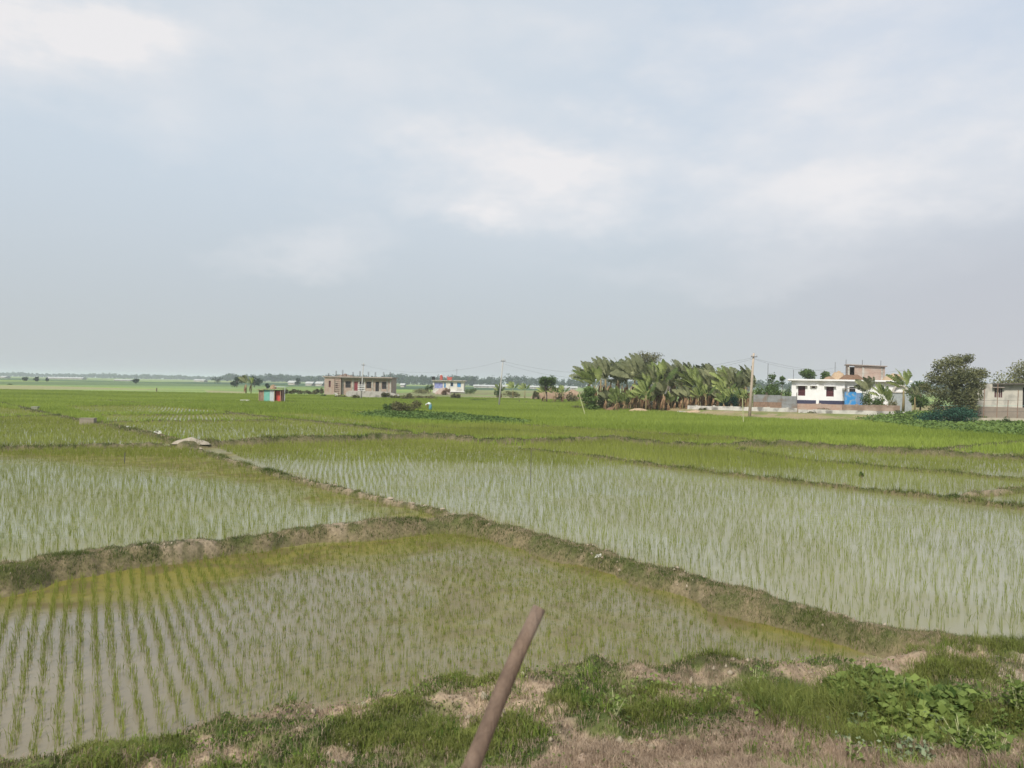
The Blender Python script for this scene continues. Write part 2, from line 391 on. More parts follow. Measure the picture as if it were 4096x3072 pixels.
def PW(poly): return [P(*p)[:2] for p in poly]
yard_near = np.array([P(*p) for p in [(2400,1634),(2560,1645),(2760,1660),(2990,1678),(3300,1688),(3600,1690),(4096,1695),(5200,1715)]])
def yard_eval(X, Y):
    yn = np.interp(X, yard_near[:, 0], yard_near[:, 1], left=1e4)
    s = Y-yn+(fbm(X*.4, Y*.4, 77, 3)-.5)*1.6
    m = (Y < 175)
    w = sstep(0, 3.0, s)*m*sstep(yard_near[0, 0]-1, yard_near[0, 0]+4, X)*sstep(176, 160, Y)
    z = .25*sstep(0, 2, s)+.30*sstep(6, 9, s)
    return z, w
def height(X, Y):
    zb, pl, dm, far, w = bund_eval(X, Y)
    zl, s, wl = land_eval(X, Y); zy, wy = yard_eval(X, Y)
    z = np.maximum(zb, zl); z = np.where(wy > .01, np.maximum(z, -.09+(zy+.09)*wy), z)
    z = z+.14*sstep(150, 200, Y)
    return z

def fan(y0, y1, rows, cols, k):
    ys = y0*np.exp(np.linspace(0, math.log(y1/y0), rows)); xs = np.linspace(-1, 1, cols)*k
    Yg = np.repeat(ys, cols); Xg = np.tile(xs, rows)*(Yg+1.5)
    i = np.arange((rows-1)*(cols-1)); r = i//(cols-1); c = i % (cols-1); a = r*cols+c
    Q = np.stack([a, a+1, a+cols+1, a+cols], 1)
    return Xg, Yg, Q

# ------------------------------------------------------------------ ground
def lerp(a, b, t): return a+(np.array(b)-a)*t[:, None]
X, Y, Q = fan(1.2, 7000, 1150, 760, .95)
zb, pl, dm, far, wb = bund_eval(X, Y)
zl, s, wl = land_eval(X, Y); zy, wy = yard_eval(X, Y)
Z = height(X, Y)
n_a = fbm(X*.8, Y*.8, 11, 5); n_b = fbm(X*3.2, Y*3.2, 13, 4); n_c = fbm(X*.12, Y*.3, 19, 3)
C = np.tile(np.array([.17, .14, .075]), (len(X), 1))
olive = np.array([.135, .13, .045])
# bund colour
gr = lerp(np.tile(np.array([.085, .095, .03]), (len(X), 1)), (.17, .135, .075), sstep(.35, .6, n_b))
thr = .70-pl*.38
dirt = sstep(thr, thr+.08, n_a*.55+n_b*.45+.02)
gr = lerp(gr, (.27, .21, .14), dirt*np.clip(1.25-Y/90, .35, 1))
n_e = fbm(X*9, Y*9, 15, 3); gr = lerp(gr, (.055, .06, .022), sstep(.55, .68, n_e*.6+n_a*.4)*.8); gr = lerp(gr, (.085, .065, .035), sstep(.07, .01, Z)*.9)
C = lerp(C, (0, 0, 0), np.zeros(len(X))) ; gr = lerp(gr, (.075, .08, .03), .55*sstep(24, 45, Y))
C = C*(1-wb[:, None])+gr*wb[:, None]
# foreground bank
fg = lerp(np.tile(np.array([.06, .085, .022]), (len(X), 1)), (.13, .14, .05), sstep(.4, .62, n_b))
n_d = fbm(X*1.1+4, Y*1.5, 51, 4)
fd = sstep(.465, .53, n_d+(n_b-.5)*.14)
fg = lerp(fg, (.36, .27, .185), fd); fg = lerp(fg, (.05, .05, .02), sstep(.54, .66, fbm(X*6, Y*6, 43, 4)*.5+n_a*.5)*.8)
fg = lerp(fg, (.37, .30, .22), inpoly(*uv(X, Y, .3), [(3740,2600),(3960,2590),(4120,2600),(4120,2760),(4020,2740),(3900,2680)])*sstep(.35, .5, n_b))
dry = sstep(2.75, 3.5, s+(n_a-.5)*2+np.clip(X*.25, -1.0, .4))
fg = lerp(fg, (.40, .30, .225), dry)
C = C*(1-wl[:, None])+fg*wl[:, None]
# yard
yc = lerp(np.tile(np.array([.29, .235, .12]), (len(X), 1)), (.18, .20, .06), sstep(.42, .55, fbm(X*.3, Y*.5, 61, 4)))
yc = lerp(yc, (.32, .24, .16), sstep(.6, .66, n_a))
C = C*(1-wy[:, None])+yc*wy[:, None]
# far parcels
U, V = uv(X, Y)
th = R(14); xr = X*math.cos(th)-Y*math.sin(th); yr = X*math.sin(th)+Y*math.cos(th)
cell = _h(np.floor(xr/70), np.floor(yr/38), 5); cell2 = _h(np.floor(xr/160), np.floor(yr/75), 8)
fc = np.stack([.17+.08*cell, .25+.07*cell, .055+.045*cell2], 1)
fc = np.where((cell2 < .22)[:, None], np.array([.075, .125, .05]), fc)
fc = np.where((cell2 > .90)[:, None] & (Y > 250)[:, None], np.array([.30, .27, .16]), fc)
edge = np.minimum(np.abs(yr/38-np.round(yr/38))*38, np.abs(xr/70-np.round(xr/70))*70)
fc = np.where((edge < 1.1)[:, None], np.array([.13, .14, .05]), fc)
wf = sstep(140, 175, Y)*(1-wy)
C = C*(1-wf[:, None])+fc*wf[:, None]
tanstr = inpoly(U, V, [(-200,1541),(130,1543),(560,1556),(700,1557),(560,1560),(100,1558),(-200,1557)]) | inpoly(U, V, [(820,1562),(990,1568),(980,1574),(830,1571)]) | inpoly(U, V, [(1880,1585),(2300,1590),(2440,1600),(2440,1606),(1900,1592)])
C[tanstr] = np.array([.28, .27, .13])
brn = inpoly(U, V, [(1500,1575),(1900,1560),(2450,1565),(2450,1592),(1880,1588),(1560,1600)])&(n_c > .42)
C[brn] = np.array([.20, .19, .09])
dk = inpoly(U, V, [(250,1528),(1060,1530),(1560,1545),(1900,1548),(2300,1553),(2300,1563),(1560,1558),(900,1541),(250,1537)])
C[dk] = np.array([.055, .10, .045])
C[inpoly(U, V, [(-300,1525),(400,1527),(1000,1540),(1300,1545),(1300,1550),(400,1541),(-300,1538)])] = np.array([.12,.17,.07])
fallow = inpoly(U, V, [(760,1616),(1450,1618),(1640,1632),(1700,1650),(1500,1655),(1250,1650),(1000,1645),(760,1632)])
C[fallow] = C[fallow]*.3+np.array([.20, .22, .07])*.7
C *= (.86+.28*n_b)[:, None]

gm, n, l = newmat('ground')
out = n.new('ShaderNodeOutputMaterial'); b = n.new('ShaderNodeBsdfPrincipled'); l.new(b.outputs[0], out.inputs[0]); b.inputs['Roughness'].default_value = .95; b.inputs['Specular IOR Level'].default_value = .15
at = n.new('ShaderNodeAttribute'); at.attribute_name = 'col'; tcn = n.new('ShaderNodeTexCoord')
nz = n.new('ShaderNodeTexNoise'); nz.inputs['Scale'].default_value = 14; nz.inputs['Detail'].default_value = 8; nz.inputs['Roughness'].default_value = .7; l.new(tcn.outputs['Object'], nz.inputs['Vector'])
r = n.new('ShaderNodeMapRange'); r.inputs[1].default_value = .3; r.inputs[2].default_value = .7; r.inputs[3].default_value = .62; r.inputs[4].default_value = 1.35; l.new(nz.outputs[0], r.inputs[0])
vm = n.new('ShaderNodeVectorMath'); vm.operation = 'SCALE'; l.new(at.outputs['Color'], vm.inputs[0]); l.new(r.outputs[0], vm.inputs['Scale']); l.new(vm.outputs[0], b.inputs['Base Color'])
bp = n.new('ShaderNodeBump'); bp.inputs['Strength'].default_value = .8; bp.inputs['Distance'].default_value = .03; l.new(nz.outputs[0], bp.inputs['Height']); l.new(bp.outputs[0], b.inputs['Normal'])
tag(link('ground', mesh_np('ground', np.stack([X, Y, Z], 1), Q, gm, colr=C, smooth=True)), kind='structure')
mb = MB(); mb.poly([(-8000, -3000, -.5), (8000, -3000, -.5), (8000, 8000, -.5), (-8000, 8000, -.5)])
tag(mb.build('terrain', M_('terrain', (.16, .20, .07), (.12, .15, .05), .95, .02)), kind='structure')
# embankment the camera stands on, behind the modelled bank
mb = MB(); mb.box(-40, 40, -8, 1.4, -.45, 1.62)
tag(mb.build('embankment', M_('embankment', (.26, .19, .12), (.14, .15, .06), .95, 2, .4)), kind='structure')

# ------------------------------------------------------------------ water
fields_f2 = [(-900,1830),(0,1798),(700,1785),(1100,1900),(1500,1995),(1850,2085),(1200,2150),(500,2225),(0,2325),(-900,2500)]
Xw, Yw, Qw = fan(5.5, 175, 620, 520, .95)
zb, pl, dm, far, wb = bund_eval(Xw, Yw)
zl, s, wl = land_eval(Xw, Yw)
na = fbm(Xw*.35, Yw*.35, 71, 4); nb = fbm(Xw*2.2, Yw*2.2, 73, 4)
wid = np.clip(.075*Yw, 1.1, 5.0)*(.15+1.7*na)
alg = np.where(far, sstep(1.35, .65, dm/wid+(nb-.5)*.9), sstep(.6, .2, dm+(nb-.5)*.6)*.7)
Uw, Vw = uv(Xw, Yw)
f5 = inpoly(Uw, Vw, [(2950,1795),(3200,1778),(3700,1812),(4096,1832),(4900,1880),(4900,1990),(3900,1900),(3300,1850)])
alg = np.maximum(alg, f5*sstep(.40, .55, na)*.95)
f1 = inpoly(Uw, Vw, [(-800,2480),(0,2345),(500,2260),(1200,2190),(1880,2110),(2400,2290),(3000,2470),(3560,2610),(3000,2680),(2100,2710),(1250,2820),(0,3080),(-800,3300)])
alg = np.maximum(alg, f1*sstep(1750, 700, Uw+(na-.5)*900)*sstep(2440, 2330, Vw+(nb-.5)*120+(na-.5)*140)*.95)
alg = np.maximum(alg, f1*(sstep(.56, .66, na*.6+nb*.4))*.55)
wc = np.tile(np.array([.25, .24, .145]), (len(Xw), 1))
wc = np.where(inpoly(Uw, Vw, fields_f2)[:, None], np.array([.225, .22, .105]), wc)
f1 = f1 | ((s > -1.6) & (Uw < 3450))
wc = np.where(f1[:, None], np.array([.195, .165, .105]), wc)
wc = wc*(.85+.3*nb)[:, None]
Uo = Uw+(na-.5)*130+(nb-.5)*40; Vo = Vw+(fbm(Xw*.9, Yw*.9, 75, 3)-.5)*70*np.clip(14/Yw, .25, 1)
oz = ([(-900,2420),(0,2300),(1880,2060),(3700,2590),(3350,2660),(3050,2560),(2700,2425),(2400,2350),(2100,2235),(1900,2200),(1500,2260),(1180,2290),(1000,2350),(650,2425),(0,2455),(-900,2560)],
      [(-900,1790),(700,1775),(1880,2085),(1600,2085),(1400,2030),(1050,1955),(600,1880),(0,1840),(-900,1840)],
      [(850,1775),(1700,1745),(2080,1795),(2200,1815),(1900,1810),(1300,1797),(950,1835),(870,1800)])
ol = np.zeros(len(Xw)); sc0 = np.clip(14/Yw, .15, 1)
for q in range(14):
    a0 = q*2.4; rr0 = 70*math.sqrt((q+.5)/14)
    for pz in oz: ol += inpoly(Uo+math.cos(a0)*rr0*1.5, Vo+math.sin(a0)*rr0*sc0, pz)/14.
ol = np.clip(ol*(.7+.6*nb)*(1+.5*(na-.5)), 0, 1)
olf = (~f1) | True
alg = np.where(f1 | (Vw > 1790), np.maximum(alg*.25, ol), np.maximum(alg*.7, ol*.9))
alg = np.maximum(alg, f1*sstep(700, 1700, Uw)*(.22+.38*sstep(.4, .65, na*.5+nb*.5)))
alg = np.maximum(alg, (~f1)*(.06+.22*sstep(.4, .65, na)))
oliv = lerp(np.tile(np.array([.19, .165, .035]), (len(Xw), 1)), (.145, .115, .04), sstep(.42, .66, nb))
wcol = wc*(1-alg[:, None])+oliv*alg[:, None]
wm, n, l = newmat('paddy_water')
out = n.new('ShaderNodeOutputMaterial'); b = n.new('ShaderNodeBsdfPrincipled'); l.new(b.outputs[0], out.inputs[0])
at = n.new('ShaderNodeAttribute'); at.attribute_name = 'col'; l.new(at.outputs['Color'], b.inputs['Base Color'])
a2 = n.new('ShaderNodeAttribute'); a2.attribute_name = 'tint'
r = n.new('ShaderNodeMapRange'); l.new(a2.outputs['Fac'], r.inputs[0]); r.inputs[3].default_value = .10; r.inputs[4].default_value = .55; l.new(r.outputs[0], b.inputs['Roughness'])
r2 = n.new('ShaderNodeMapRange'); l.new(a2.outputs['Fac'], r2.inputs[0]); r2.inputs[3].default_value = .5; r2.inputs[4].default_value = .12; l.new(r2.outputs[0], b.inputs['Specular IOR Level'])
b.inputs['IOR'].default_value = 1.33
tcn = n.new('ShaderNodeTexCoord'); nz = n.new('ShaderNodeTexNoise'); nz.inputs['Scale'].default_value = 5; nz.inputs['Detail'].default_value = 4; l.new(tcn.outputs['Object'], nz.inputs['Vector'])
bp = n.new('ShaderNodeBump'); bp.inputs['Strength'].default_value = .25; bp.inputs['Distance'].default_value = .01; l.new(nz.outputs[0], bp.inputs['Height']); l.new(bp.outputs[0], b.inputs['Normal'])
tag(link('water', mesh_np('water', np.stack([Xw, Yw, np.zeros_like(Xw)], 1), Qw, wm, tint=alg, colr=wcol, smooth=True)), kind='structure')

# ------------------------------------------------------------------ blades and leaves
def blades(px, py, pz, nb, h, w, lean=.35, spread=.03, two=True, wind=0.0, tint=None, hj=.35):
    """nb blades rising from every point; returns verts, tris, tint"""
    n0 = len(px); n = n0*nb
    bx = np.repeat(px, nb)+rng.normal(0, 1, n)*np.repeat(np.broadcast_to(spread, n0), nb)
    by = np.repeat(py, nb)+rng.normal(0, 1, n)*np.repeat(np.broadcast_to(spread, n0), nb)
    bz = np.repeat(pz, nb)
    hh = np.repeat(np.broadcast_to(h, n0), nb)*(1-hj+2*hj*rng.random(n)); ww = np.repeat(np.broadcast_to(w, n0), nb)*(.7+.6*rng.random(n))
    az = rng.random(n)*2*np.pi; ln = np.abs(rng.normal(0, lean, n))
    ox = np.cos(az)*ln*hh+wind*hh; oy = np.sin(az)*ln*hh
    fa = rng.random(n)*np.pi; fx = np.cos(fa)*ww/2; fy = np.sin(fa)*ww/2*.6
    tt = (np.repeat(tint, nb) if tint is not None else np.full(n, .5))+rng.normal(0, .16, n)
    if two:
        V = np.zeros((n, 5, 3))
        V[:, 0] = np.stack([bx-fx*.7, by-fy*.7, bz-.03], 1); V[:, 1] = np.stack([bx+fx*.7, by+fy*.7, bz-.03], 1)
        mx_, my_ = bx+ox*.35, by+oy*.35
        V[:, 2] = np.stack([mx_-fx, my_-fy, bz+hh*.55], 1); V[:, 3] = np.stack([mx_+fx, my_+fy, bz+hh*.55], 1)
        V[:, 4] = np.stack([bx+ox, by+oy, bz+hh*(1-.3*ln)], 1)
        T = np.array([[0, 1, 3], [0, 3, 2], [2, 3, 4]]); k = 5
    else:
        V = np.zeros((n, 3, 3))
        V[:, 0] = np.stack([bx-fx, by-fy, bz-.03], 1); V[:, 1] = np.stack([bx+fx, by+fy, bz-.03], 1); V[:, 2] = np.stack([bx+ox, by+oy, bz+hh], 1)
        T = np.array([[0, 1, 2]]); k = 3
    TT = (np.arange(n)[:, None, None]*k+T[None]).reshape(-1, 3)
    return V.reshape(-1, 3), TT, np.repeat(tt, k)
def cat(parts):
    Vs, Ts, ts = [], [], []; o = 0
    for v, t, c in parts:
        Vs.append(v); Ts.append(t+o); ts.append(c); o += len(v)
    return np.concatenate(Vs), np.concatenate(Ts), np.concatenate(ts)
def leafcloud(cx, cy, cz, size, tint, flat=0.0, asp=.55):
    """rhombic leaves, one per centre, random orientation"""
    n = len(cx); d = rng.normal(0, 1, (n, 3)); d[:, 2] *= (1-flat); d /= np.linalg.norm(d, axis=1)[:, None]
    e = rng.normal(0, 1, (n, 3)); e[:, 2] *= (1-flat); e -= (e*d).sum(1)[:, None]*d; e /= np.linalg.norm(e, axis=1)[:, None]
    s = (size*(.6+.8*rng.random(n)))[:, None]; c = np.stack([cx, cy, cz], 1)
    up = np.cross(d, e)
    V = np.stack([c-d*s*.5, c+e*s*.5*asp-up*s*.08, c+d*s*.5, c-e*s*.5*asp-up*s*.08], 1)
    T = np.array([[0, 1, 2], [0, 2, 3]])
    TT = (np.arange(n)[:, None, None]*4+T[None]).reshape(-1, 3)
    return V.reshape(-1, 3), TT, np.repeat(tint+rng.normal(0, .14, n), 4)

# ------------------------------------------------------------------ rice
fields = [
 ('F1', [(-800,2480),(0,2345),(500,2260),(1200,2190),(1880,2110),(2400,2290),(3000,2470),(3560,2610),(3000,2680),(2100,2710),(1250,2820),(0,3080),(-800,3300)], (-.538, 1), .185, .065, .145, 1.0, .35),
 ('F2', [(-900,1830),(0,1798),(700,1785),(1100,1900),(1500,1995),(1850,2085),(1200,2150),(500,2225),(0,2325),(-900,2500)], (-.42, 1), .19, .14, .20, 1.0, .35),
 ('F3', [(850,1785),(1700,1752),(2080,1795),(2700,1870),(3400,1950),(4096,2030),(4900,2110),(5200,2650),(3900,2640),(3300,2520),(2700,2350),(1900,2090),(1200,1920)], (-.22, 1), .19, .19, .22, 1.0, .55),
 ('F4', [(2080,1795),(2150,1770),(2450,1760),(2950,1795),(3300,1850),(3900,1900),(4900,1990),(4900,2110),(4096,2030),(2700,1870)], (-.22, 1), .22, .18, .30, 1.2, .6),
 ('F5', [(2950,1795),(3200,1778),(3700,1812),(4096,1832),(4900,1880),(4900,1990),(3900,1900),(3300,1850)], (-.22, 1), .25, .22, .22, 1.0, .5),
 ('F6', [(1950,1700),(2130,1708),(2600,1730),(3150,1772),(3000,1778),(2600,1772),(2450,1755),(1950,1763),(1800,1748),(1700,1742),(1500,1710)], (-.22, 1), .24, .2, .28, 1.2, .6),
 ('F7', [(-900,1690),(0,1672),(250,1668),(640,1745),(690,1775),(0,1793),(-900,1825)], (-.42, 1), .25, .2, .24, 1.0, .5),
 ('F8', [(380,1690),(1000,1685),(1200,1680),(1400,1705),(1700,1745),(1400,1752),(850,1772),(640,1740)], (-.42, 1), .28, .24, .22, 1.0, .55),
 ('F9', [(-900,1612),(0,1630),(240,1662),(0,1665),(-900,1680)], (-.42, 1), .34, .30, .22, 1.0, .75),
 ('G1', [(250,1629),(600,1624),(1000,1652),(360,1658)], (-.42, 1), .36, .30, .22, 1.0, .75),
 ('G2', [(400,1664),(1000,1658),(1150,1679),(420,1689)], (-.42, 1), .34, .30, .22, 1.0, .75),
 ('G3', [(1040,1655),(1240,1657),(1450,1684),(1780,1702),(2080,1711),(1560,1704),(1480,1700),(1730,1742),(1400,1700),(1200,1678)], (-.42, 1), .32, .28, .24, 1.0, .7),
]
parts = []; used = []
for nm, poly, dr, rs, is_, h, dens, tn in fields:
    w = np.array(PW(poly)); dl = math.hypot(*dr); ux, uy = dr[0]/dl, dr[1]/dl; vx, vy = uy, -ux
    a = w[:, 0]*ux+w[:, 1]*uy; bb = w[:, 0]*vx+w[:, 1]*vy
    A, B = np.meshgrid(np.arange(a.min(), a.max(), is_), np.arange(bb.min(), bb.max(), rs)); A = A.ravel(); B = B.ravel()
    jit = .018 if nm == 'F1' else .03
    B = B+.05*np.sin(A*.35+B*.2)
    x = A*ux+B*vx; y = A*uy+B*vy
    if nm == 'F1':
        g2x = rng.uniform(x.min(), x.max(), 52000); g2y = rng.uniform(y.min(), y.max(), 52000); k2 = uv(g2x, np.maximum(g2y, 1))[0] > 820+rng.normal(0, 150, 52000)
        extra = (g2x[k2], g2y[k2])
        jr = np.where(uv(x, np.maximum(y, 1))[0] > 900, .045, .012)
        x += rng.normal(0, 1, len(x))*jr; y += rng.normal(0, .04, len(x))
    else:
        x += rng.normal(0, jit, len(x)); y += rng.normal(0, jit, len(x))
    k = (y > 5) & (np.abs(x) < .78*y+2); x, y = x[k], y[k]
    u, v = uv(x, y); k = inpoly(u, v, poly); x, y, u, v = x[k], y[k], u[k], v[k]
    k = height(x, y) < -.02; x, y, u, v = x[k], y[k], u[k], v[k]
    patch = fbm(x*.5, y*.5, 91, 3)
    if nm in ('F2', 'F7', 'F8', 'F6'): x = x+rng.normal(0, .05, len(x)); y = y+rng.normal(0, .07, len(x))
    keep = rng.random(len(x)) < (.86 if nm != 'F1' else np.where(u < 900, .95, .62+.3*sstep(.4, .6, patch)))
    if nm == 'F3': keep &= ~(inpoly(u, v, [(3800,2500),(4300,2500),(4300,2640),(3800,2640)]) & (rng.random(len(x)) < .5))
    x, y, patch = x[keep], y[keep], patch[keep]
    t = tn+(patch-.5)*.6
    if nm == 'F1':
        ex, ey = extra; eu, ev = uv(ex, np.maximum(ey, 1)); ke = (ey > 5) & inpoly(eu, ev, poly); ex, ey = ex[ke], ey[ke]; ke = height(ex, ey) < -.02; ex, ey = ex[ke], ey[ke]
        parts.append(blades(ex, ey, np.full(len(ex), -.02), 2, .11*(.6+.8*fbm(ex*.8, ey*.8, 95, 2)), .005, .25, .015, False, 0, np.full(len(ex), .3)))
    hh = h*(.7+.6*fbm(x*.7, y*.7, 93, 2))
    dist = y
    near = dist < 17; mid = (dist >= 17) & (dist < 34); fr = dist >= 34
    z0 = np.zeros(len(x))-.02
    if near.any(): parts.append(blades(x[near], y[near], z0[near], 5, hh[near]*np.where((nm == 'F1') & (u[keep][near] > 900), .8, 1), .0062, .30, .018, True, -.02, t[near]))
    if mid.any(): parts.append(blades(x[mid], y[mid], z0[mid], 5, hh[mid]*1.05, .0095*dens, .30, .025, False, -.02, t[mid]))
    if fr.any(): parts.append(blades(x[fr], y[fr], z0[fr], 4, hh[fr]*1.1, (.015+.00035*y[fr])*dens, .32, .04, False, 0, t[fr]+.05))
V_, T_, t_ = cat(parts)
tag(link('rice_seedlings', mesh_np('rice_seedlings', V_, T_, m_rice, tint=t_)), 'young yellow green rice seedlings standing in rows in the flooded paddies', 'rice', kind='stuff')
# dense rice: all other flooded land out to 175 m
m0 = 260000
yy = np.sqrt(rng.random(m0)*(178**2-44**2)+44**2); xx = (rng.random(m0)*2-1)*(.74*yy+2)
u, v = uv(xx, yy); k = np.ones(m0, bool)
for nm, poly, *_ in fields: k &= ~inpoly(u, v, poly)
k &= ~inpoly(u, v, [(1430,1652),(1640,1645),(1800,1655),(2130,1692),(2100,1700),(1750,1690),(1450,1672)])
k &= (height(xx, yy) < .0) | (yy > 160)
zy_, wy_ = yard_eval(xx, yy); k &= wy_ < .05
xx, yy = xx[k], yy[k]
t = .5+(fbm(xx*.05, yy*.12, 101, 3)-.5)*.9
V_, T_, t_ = blades(xx, yy, np.full(len(xx), -.02), 4, .34*(.8+.4*fbm(xx*.2, yy*.2, 5, 2)), .05+.0007*yy, .35, .14, False, 0, t)
tag(link('dense_rice', mesh_np('dense_rice', V_, T_, m_riceG, tint=t_)), 'thick bright green rice covering the farther fields', 'rice', kind='stuff')

x = rng.uniform(-9, 7, 9000); y = rng.uniform(6, 19, 9000); u, v = uv(x, y); k = inpoly(u, v, fields[0][1]) & (fbm(x*.9, y*.9, 97, 3) > .5); x, y = x[k], y[k]
V_, T_, t_ = leafcloud(x, y, np.full(len(x), .006), .022, np.full(len(x), .2), .97, .5)
tag(link('floating_debris', mesh_np('floating_debris', V_, T_, m_grass, tint=t_)), 'small dark bits floating on the nearest paddy water', 'debris', kind='stuff')
# ------------------------------------------------------------------ grass on bunds and bank
def scatter(n, y0, y1, kx=.74):
    y = y0*np.exp(rng.random(n)*math.log(y1/y0)); x = (rng.random(n)*2-1)*(kx*y+1.0); return x, y
x, y = scatter(900000, 8, 110)
zb_, pl_, dm_, far_, wb_ = bund_eval(x, y); zl_, s_, wl_ = land_eval(x, y)
na_ = fbm(x*.8, y*.8, 11, 5); nb_ = fbm(x*3.2, y*3.2, 13, 4); thr = .70-pl_*.38
di = sstep(thr, thr+.08, na_*.55+nb_*.45+.02)
k = (wb_ > .35) & (wl_ < .1) & (zb_ > .0) & (rng.random(len(x)) > di*.85) & (rng.random(len(x)) < .75)
x, y, z, nb_ = x[k], y[k], zb_[k], nb_[k]
sc = np.clip(y/14, .8, 3.0); big = sstep(.5, .7, fbm(x*.9, y*.9, 111, 3))
t = .35+(fbm(x*.6, y*.6, 117, 3)-.5)*1.0
V_, T_, t_ = blades(x, y, z, 3, (.03+.06*big)*sc**.5, .010*sc, .7, .02*sc, False, 0, t)
dryk = rng.random(len(x)) < .18
tag(link('bund_grass', mesh_np('bund_grass', V_, T_, m_grass, tint=t_)), 'short olive grass growing along the earth bunds', 'grass', kind='stuff')
xd, yd, zd = x[dryk], y[dryk], z[dryk]
V_, T_, t_ = blades(xd, yd, zd, 3, .06*np.clip(yd/14, .8, 3)**.5, .008*np.clip(yd/14, .8, 3), .8, .03, False, 0, np.full(len(xd), .4))
tag(link('dead_grass', mesh_np('dead_grass', V_, T_, m_dry, tint=t_)), 'dead straw coloured grass among the bund turf', 'grass', kind='stuff')
# foreground bank grass
x, y = scatter(420000, 3.2, 12.5, .78)
zl_, s_, wl_ = land_eval(x, y); zz = np.maximum(zl_, bund_eval(x, y)[0])
nd = fbm(x*1.1+4, y*1.5, 51, 4)+(fbm(x*3.2, y*3.2, 13, 4)-.5)*.14; fd = sstep(.465, .53, nd)
dryz = sstep(2.75, 3.5, s_+(fbm(x*.8, y*.8, 11, 5)-.5)*2+np.clip(x*.25, -1.0, .4))
gk = ~(inpoly(*uv(x, y, .3), [(3740,2600),(3960,2590),(4120,2600),(4120,2760),(4020,2740),(3900,2680)]) & (rng.random(len(x)) < .85)) & (wl_ > .25) & (rng.random(len(x)) > fd*.93) & (rng.random(len(x)) > dryz*.93) & (rng.random(len(x)) < .8)
lush = sstep(.42, .62, fbm(x*1.6, y*1.6, 121, 3)); right = sstep(.5, 3.0, x)
h = .025+.055*lush+.05*right*lush
gk &= rng.random(len(x)) < (.45+.55*lush)
yel = fbm(x*2.5, y*2.5, 123, 2)
V_, T_, t_ = blades(x[gk], y[gk], zz[gk], 3, h[gk], .0065, .85, .025, True, 0, (.1+.45*lush+.5*yel)[gk])
tag(link('bank_grass', mesh_np('bank_grass', V_, T_, m_grass, tint=t_)), 'tufted green grass covering the near bank', 'grass', kind='stuff')
dk_ = (wl_ > .25) & (rng.random(len(x)) < .16+.12*fd+.5*dryz)
V_, T_, t_ = blades(x[dk_], y[dk_], zz[dk_], 3, .05+.03*dryz[dk_], .0045, 1.0, .03, True, 0, np.full(dk_.sum(), .35))
tag(link('dry_grass', mesh_np('dry_grass', V_, T_, m_dry, tint=t_)), 'dry brown grass and litter on the near bank', 'grass', kind='stuff')
ncl = 1100; cxx, cyy = scatter(ncl, 4.2, 11.5, .78); zc, sc_, wc_ = land_eval(cxx, cyy); kk = ~inpoly(*uv(cxx, cyy, .3), [(3740,2600),(3960,2590),(4120,2600),(4120,2760),(4020,2740),(3900,2680)]) & (wc_ > .5) & (fbm(cxx*1.6, cyy*1.6, 121, 3) > .42) & (rng.random(ncl) > sstep(2.4, 3.2, sc_)*.95*(cxx < 1.8))
cxx, cyy, zc = cxx[kk], cyy[kk], zc[kk]
V_, T_, t_ = blades(cxx, cyy, zc, 30, .06+.07*rng.random(len(cxx))*(1+.9*sstep(0, 3, cxx)), .0065, .6, .055, True, -.03, rng.uniform(.0, .9, len(cxx)))
tag(link('grass_clumps', mesh_np('grass_clumps', V_, T_, m_clump, tint=t_)), 'taller clumps of fresh green grass on the near bank', 'grass', kind='stuff')
xk, yk = scatter(26000, 4.2, 12, .78); zk, sk_, wk_ = land_eval(xk, yk); kk = (wk_ > .3) & (fbm(xk*1.3, yk*1.3, 127, 3) > .50); xk, yk, zk = xk[kk], yk[kk], zk[kk]
V_, T_, t_ = leafcloud(xk, yk, zk+.02+.05*rng.random(len(xk)), .028, np.full(len(xk), .45), .5, .7)
tag(link('small_weeds', mesh_np('small_weeds', V_, T_, m_clump, tint=t_)), 'small leafy weeds mixed into the bank turf', 'ground cover', kind='stuff')
nc = 5200; qx, qy = scatter(nc, 4.5, 20, .78); zq, sq, wq = land_eval(qx, qy); zb2, pb2, _, _, wb2 = bund_eval(qx, qy); zz2 = np.maximum(zq, zb2)
nd2 = fbm(qx*1.1+4, qy*1.5, 51, 4)+(fbm(qx*3.2, qy*3.2, 13, 4)-.5)*.14
kk = ((wq > .4) & (nd2 > .48)) | ((wb2 > .5) & (zb2 > .05) & (fbm(qx*.8, qy*.8, 11, 5) > .53)); qx, qy, zz2 = qx[kk], qy[kk], zz2[kk]
oc = np.array([[1,0,0],[0,1,0],[-1,0,0],[0,-1,0],[0,0,1],[0,0,-1]], float); ot = np.array([[0,1,4],[1,2,4],[2,3,4],[3,0,4],[1,0,5],[2,1,5],[3,2,5],[0,3,5]])
sz = rng.uniform(.008, .03, len(qx))**1.0*np.where(rng.random(len(qx)) < .08, 1.8, 1); Vc = np.stack([qx, qy, zz2+sz*.3], 1)[:, None, :]+oc[None]*sz[:, None, None]*rng.uniform(.6, 1.4, (len(qx), 6, 1))+rng.normal(0, .15, (len(qx), 6, 3))*sz[:, None, None]
tag(link('soil_crumbs', mesh_np('soil_crumbs', Vc.reshape(-1, 3), (np.arange(len(qx))[:, None, None]*6+ot[None]).reshape(-1, 3), m_earth)), 'loose pale soil crumbs on the bare patches of bank and bunds', 'soil', kind='stuff')
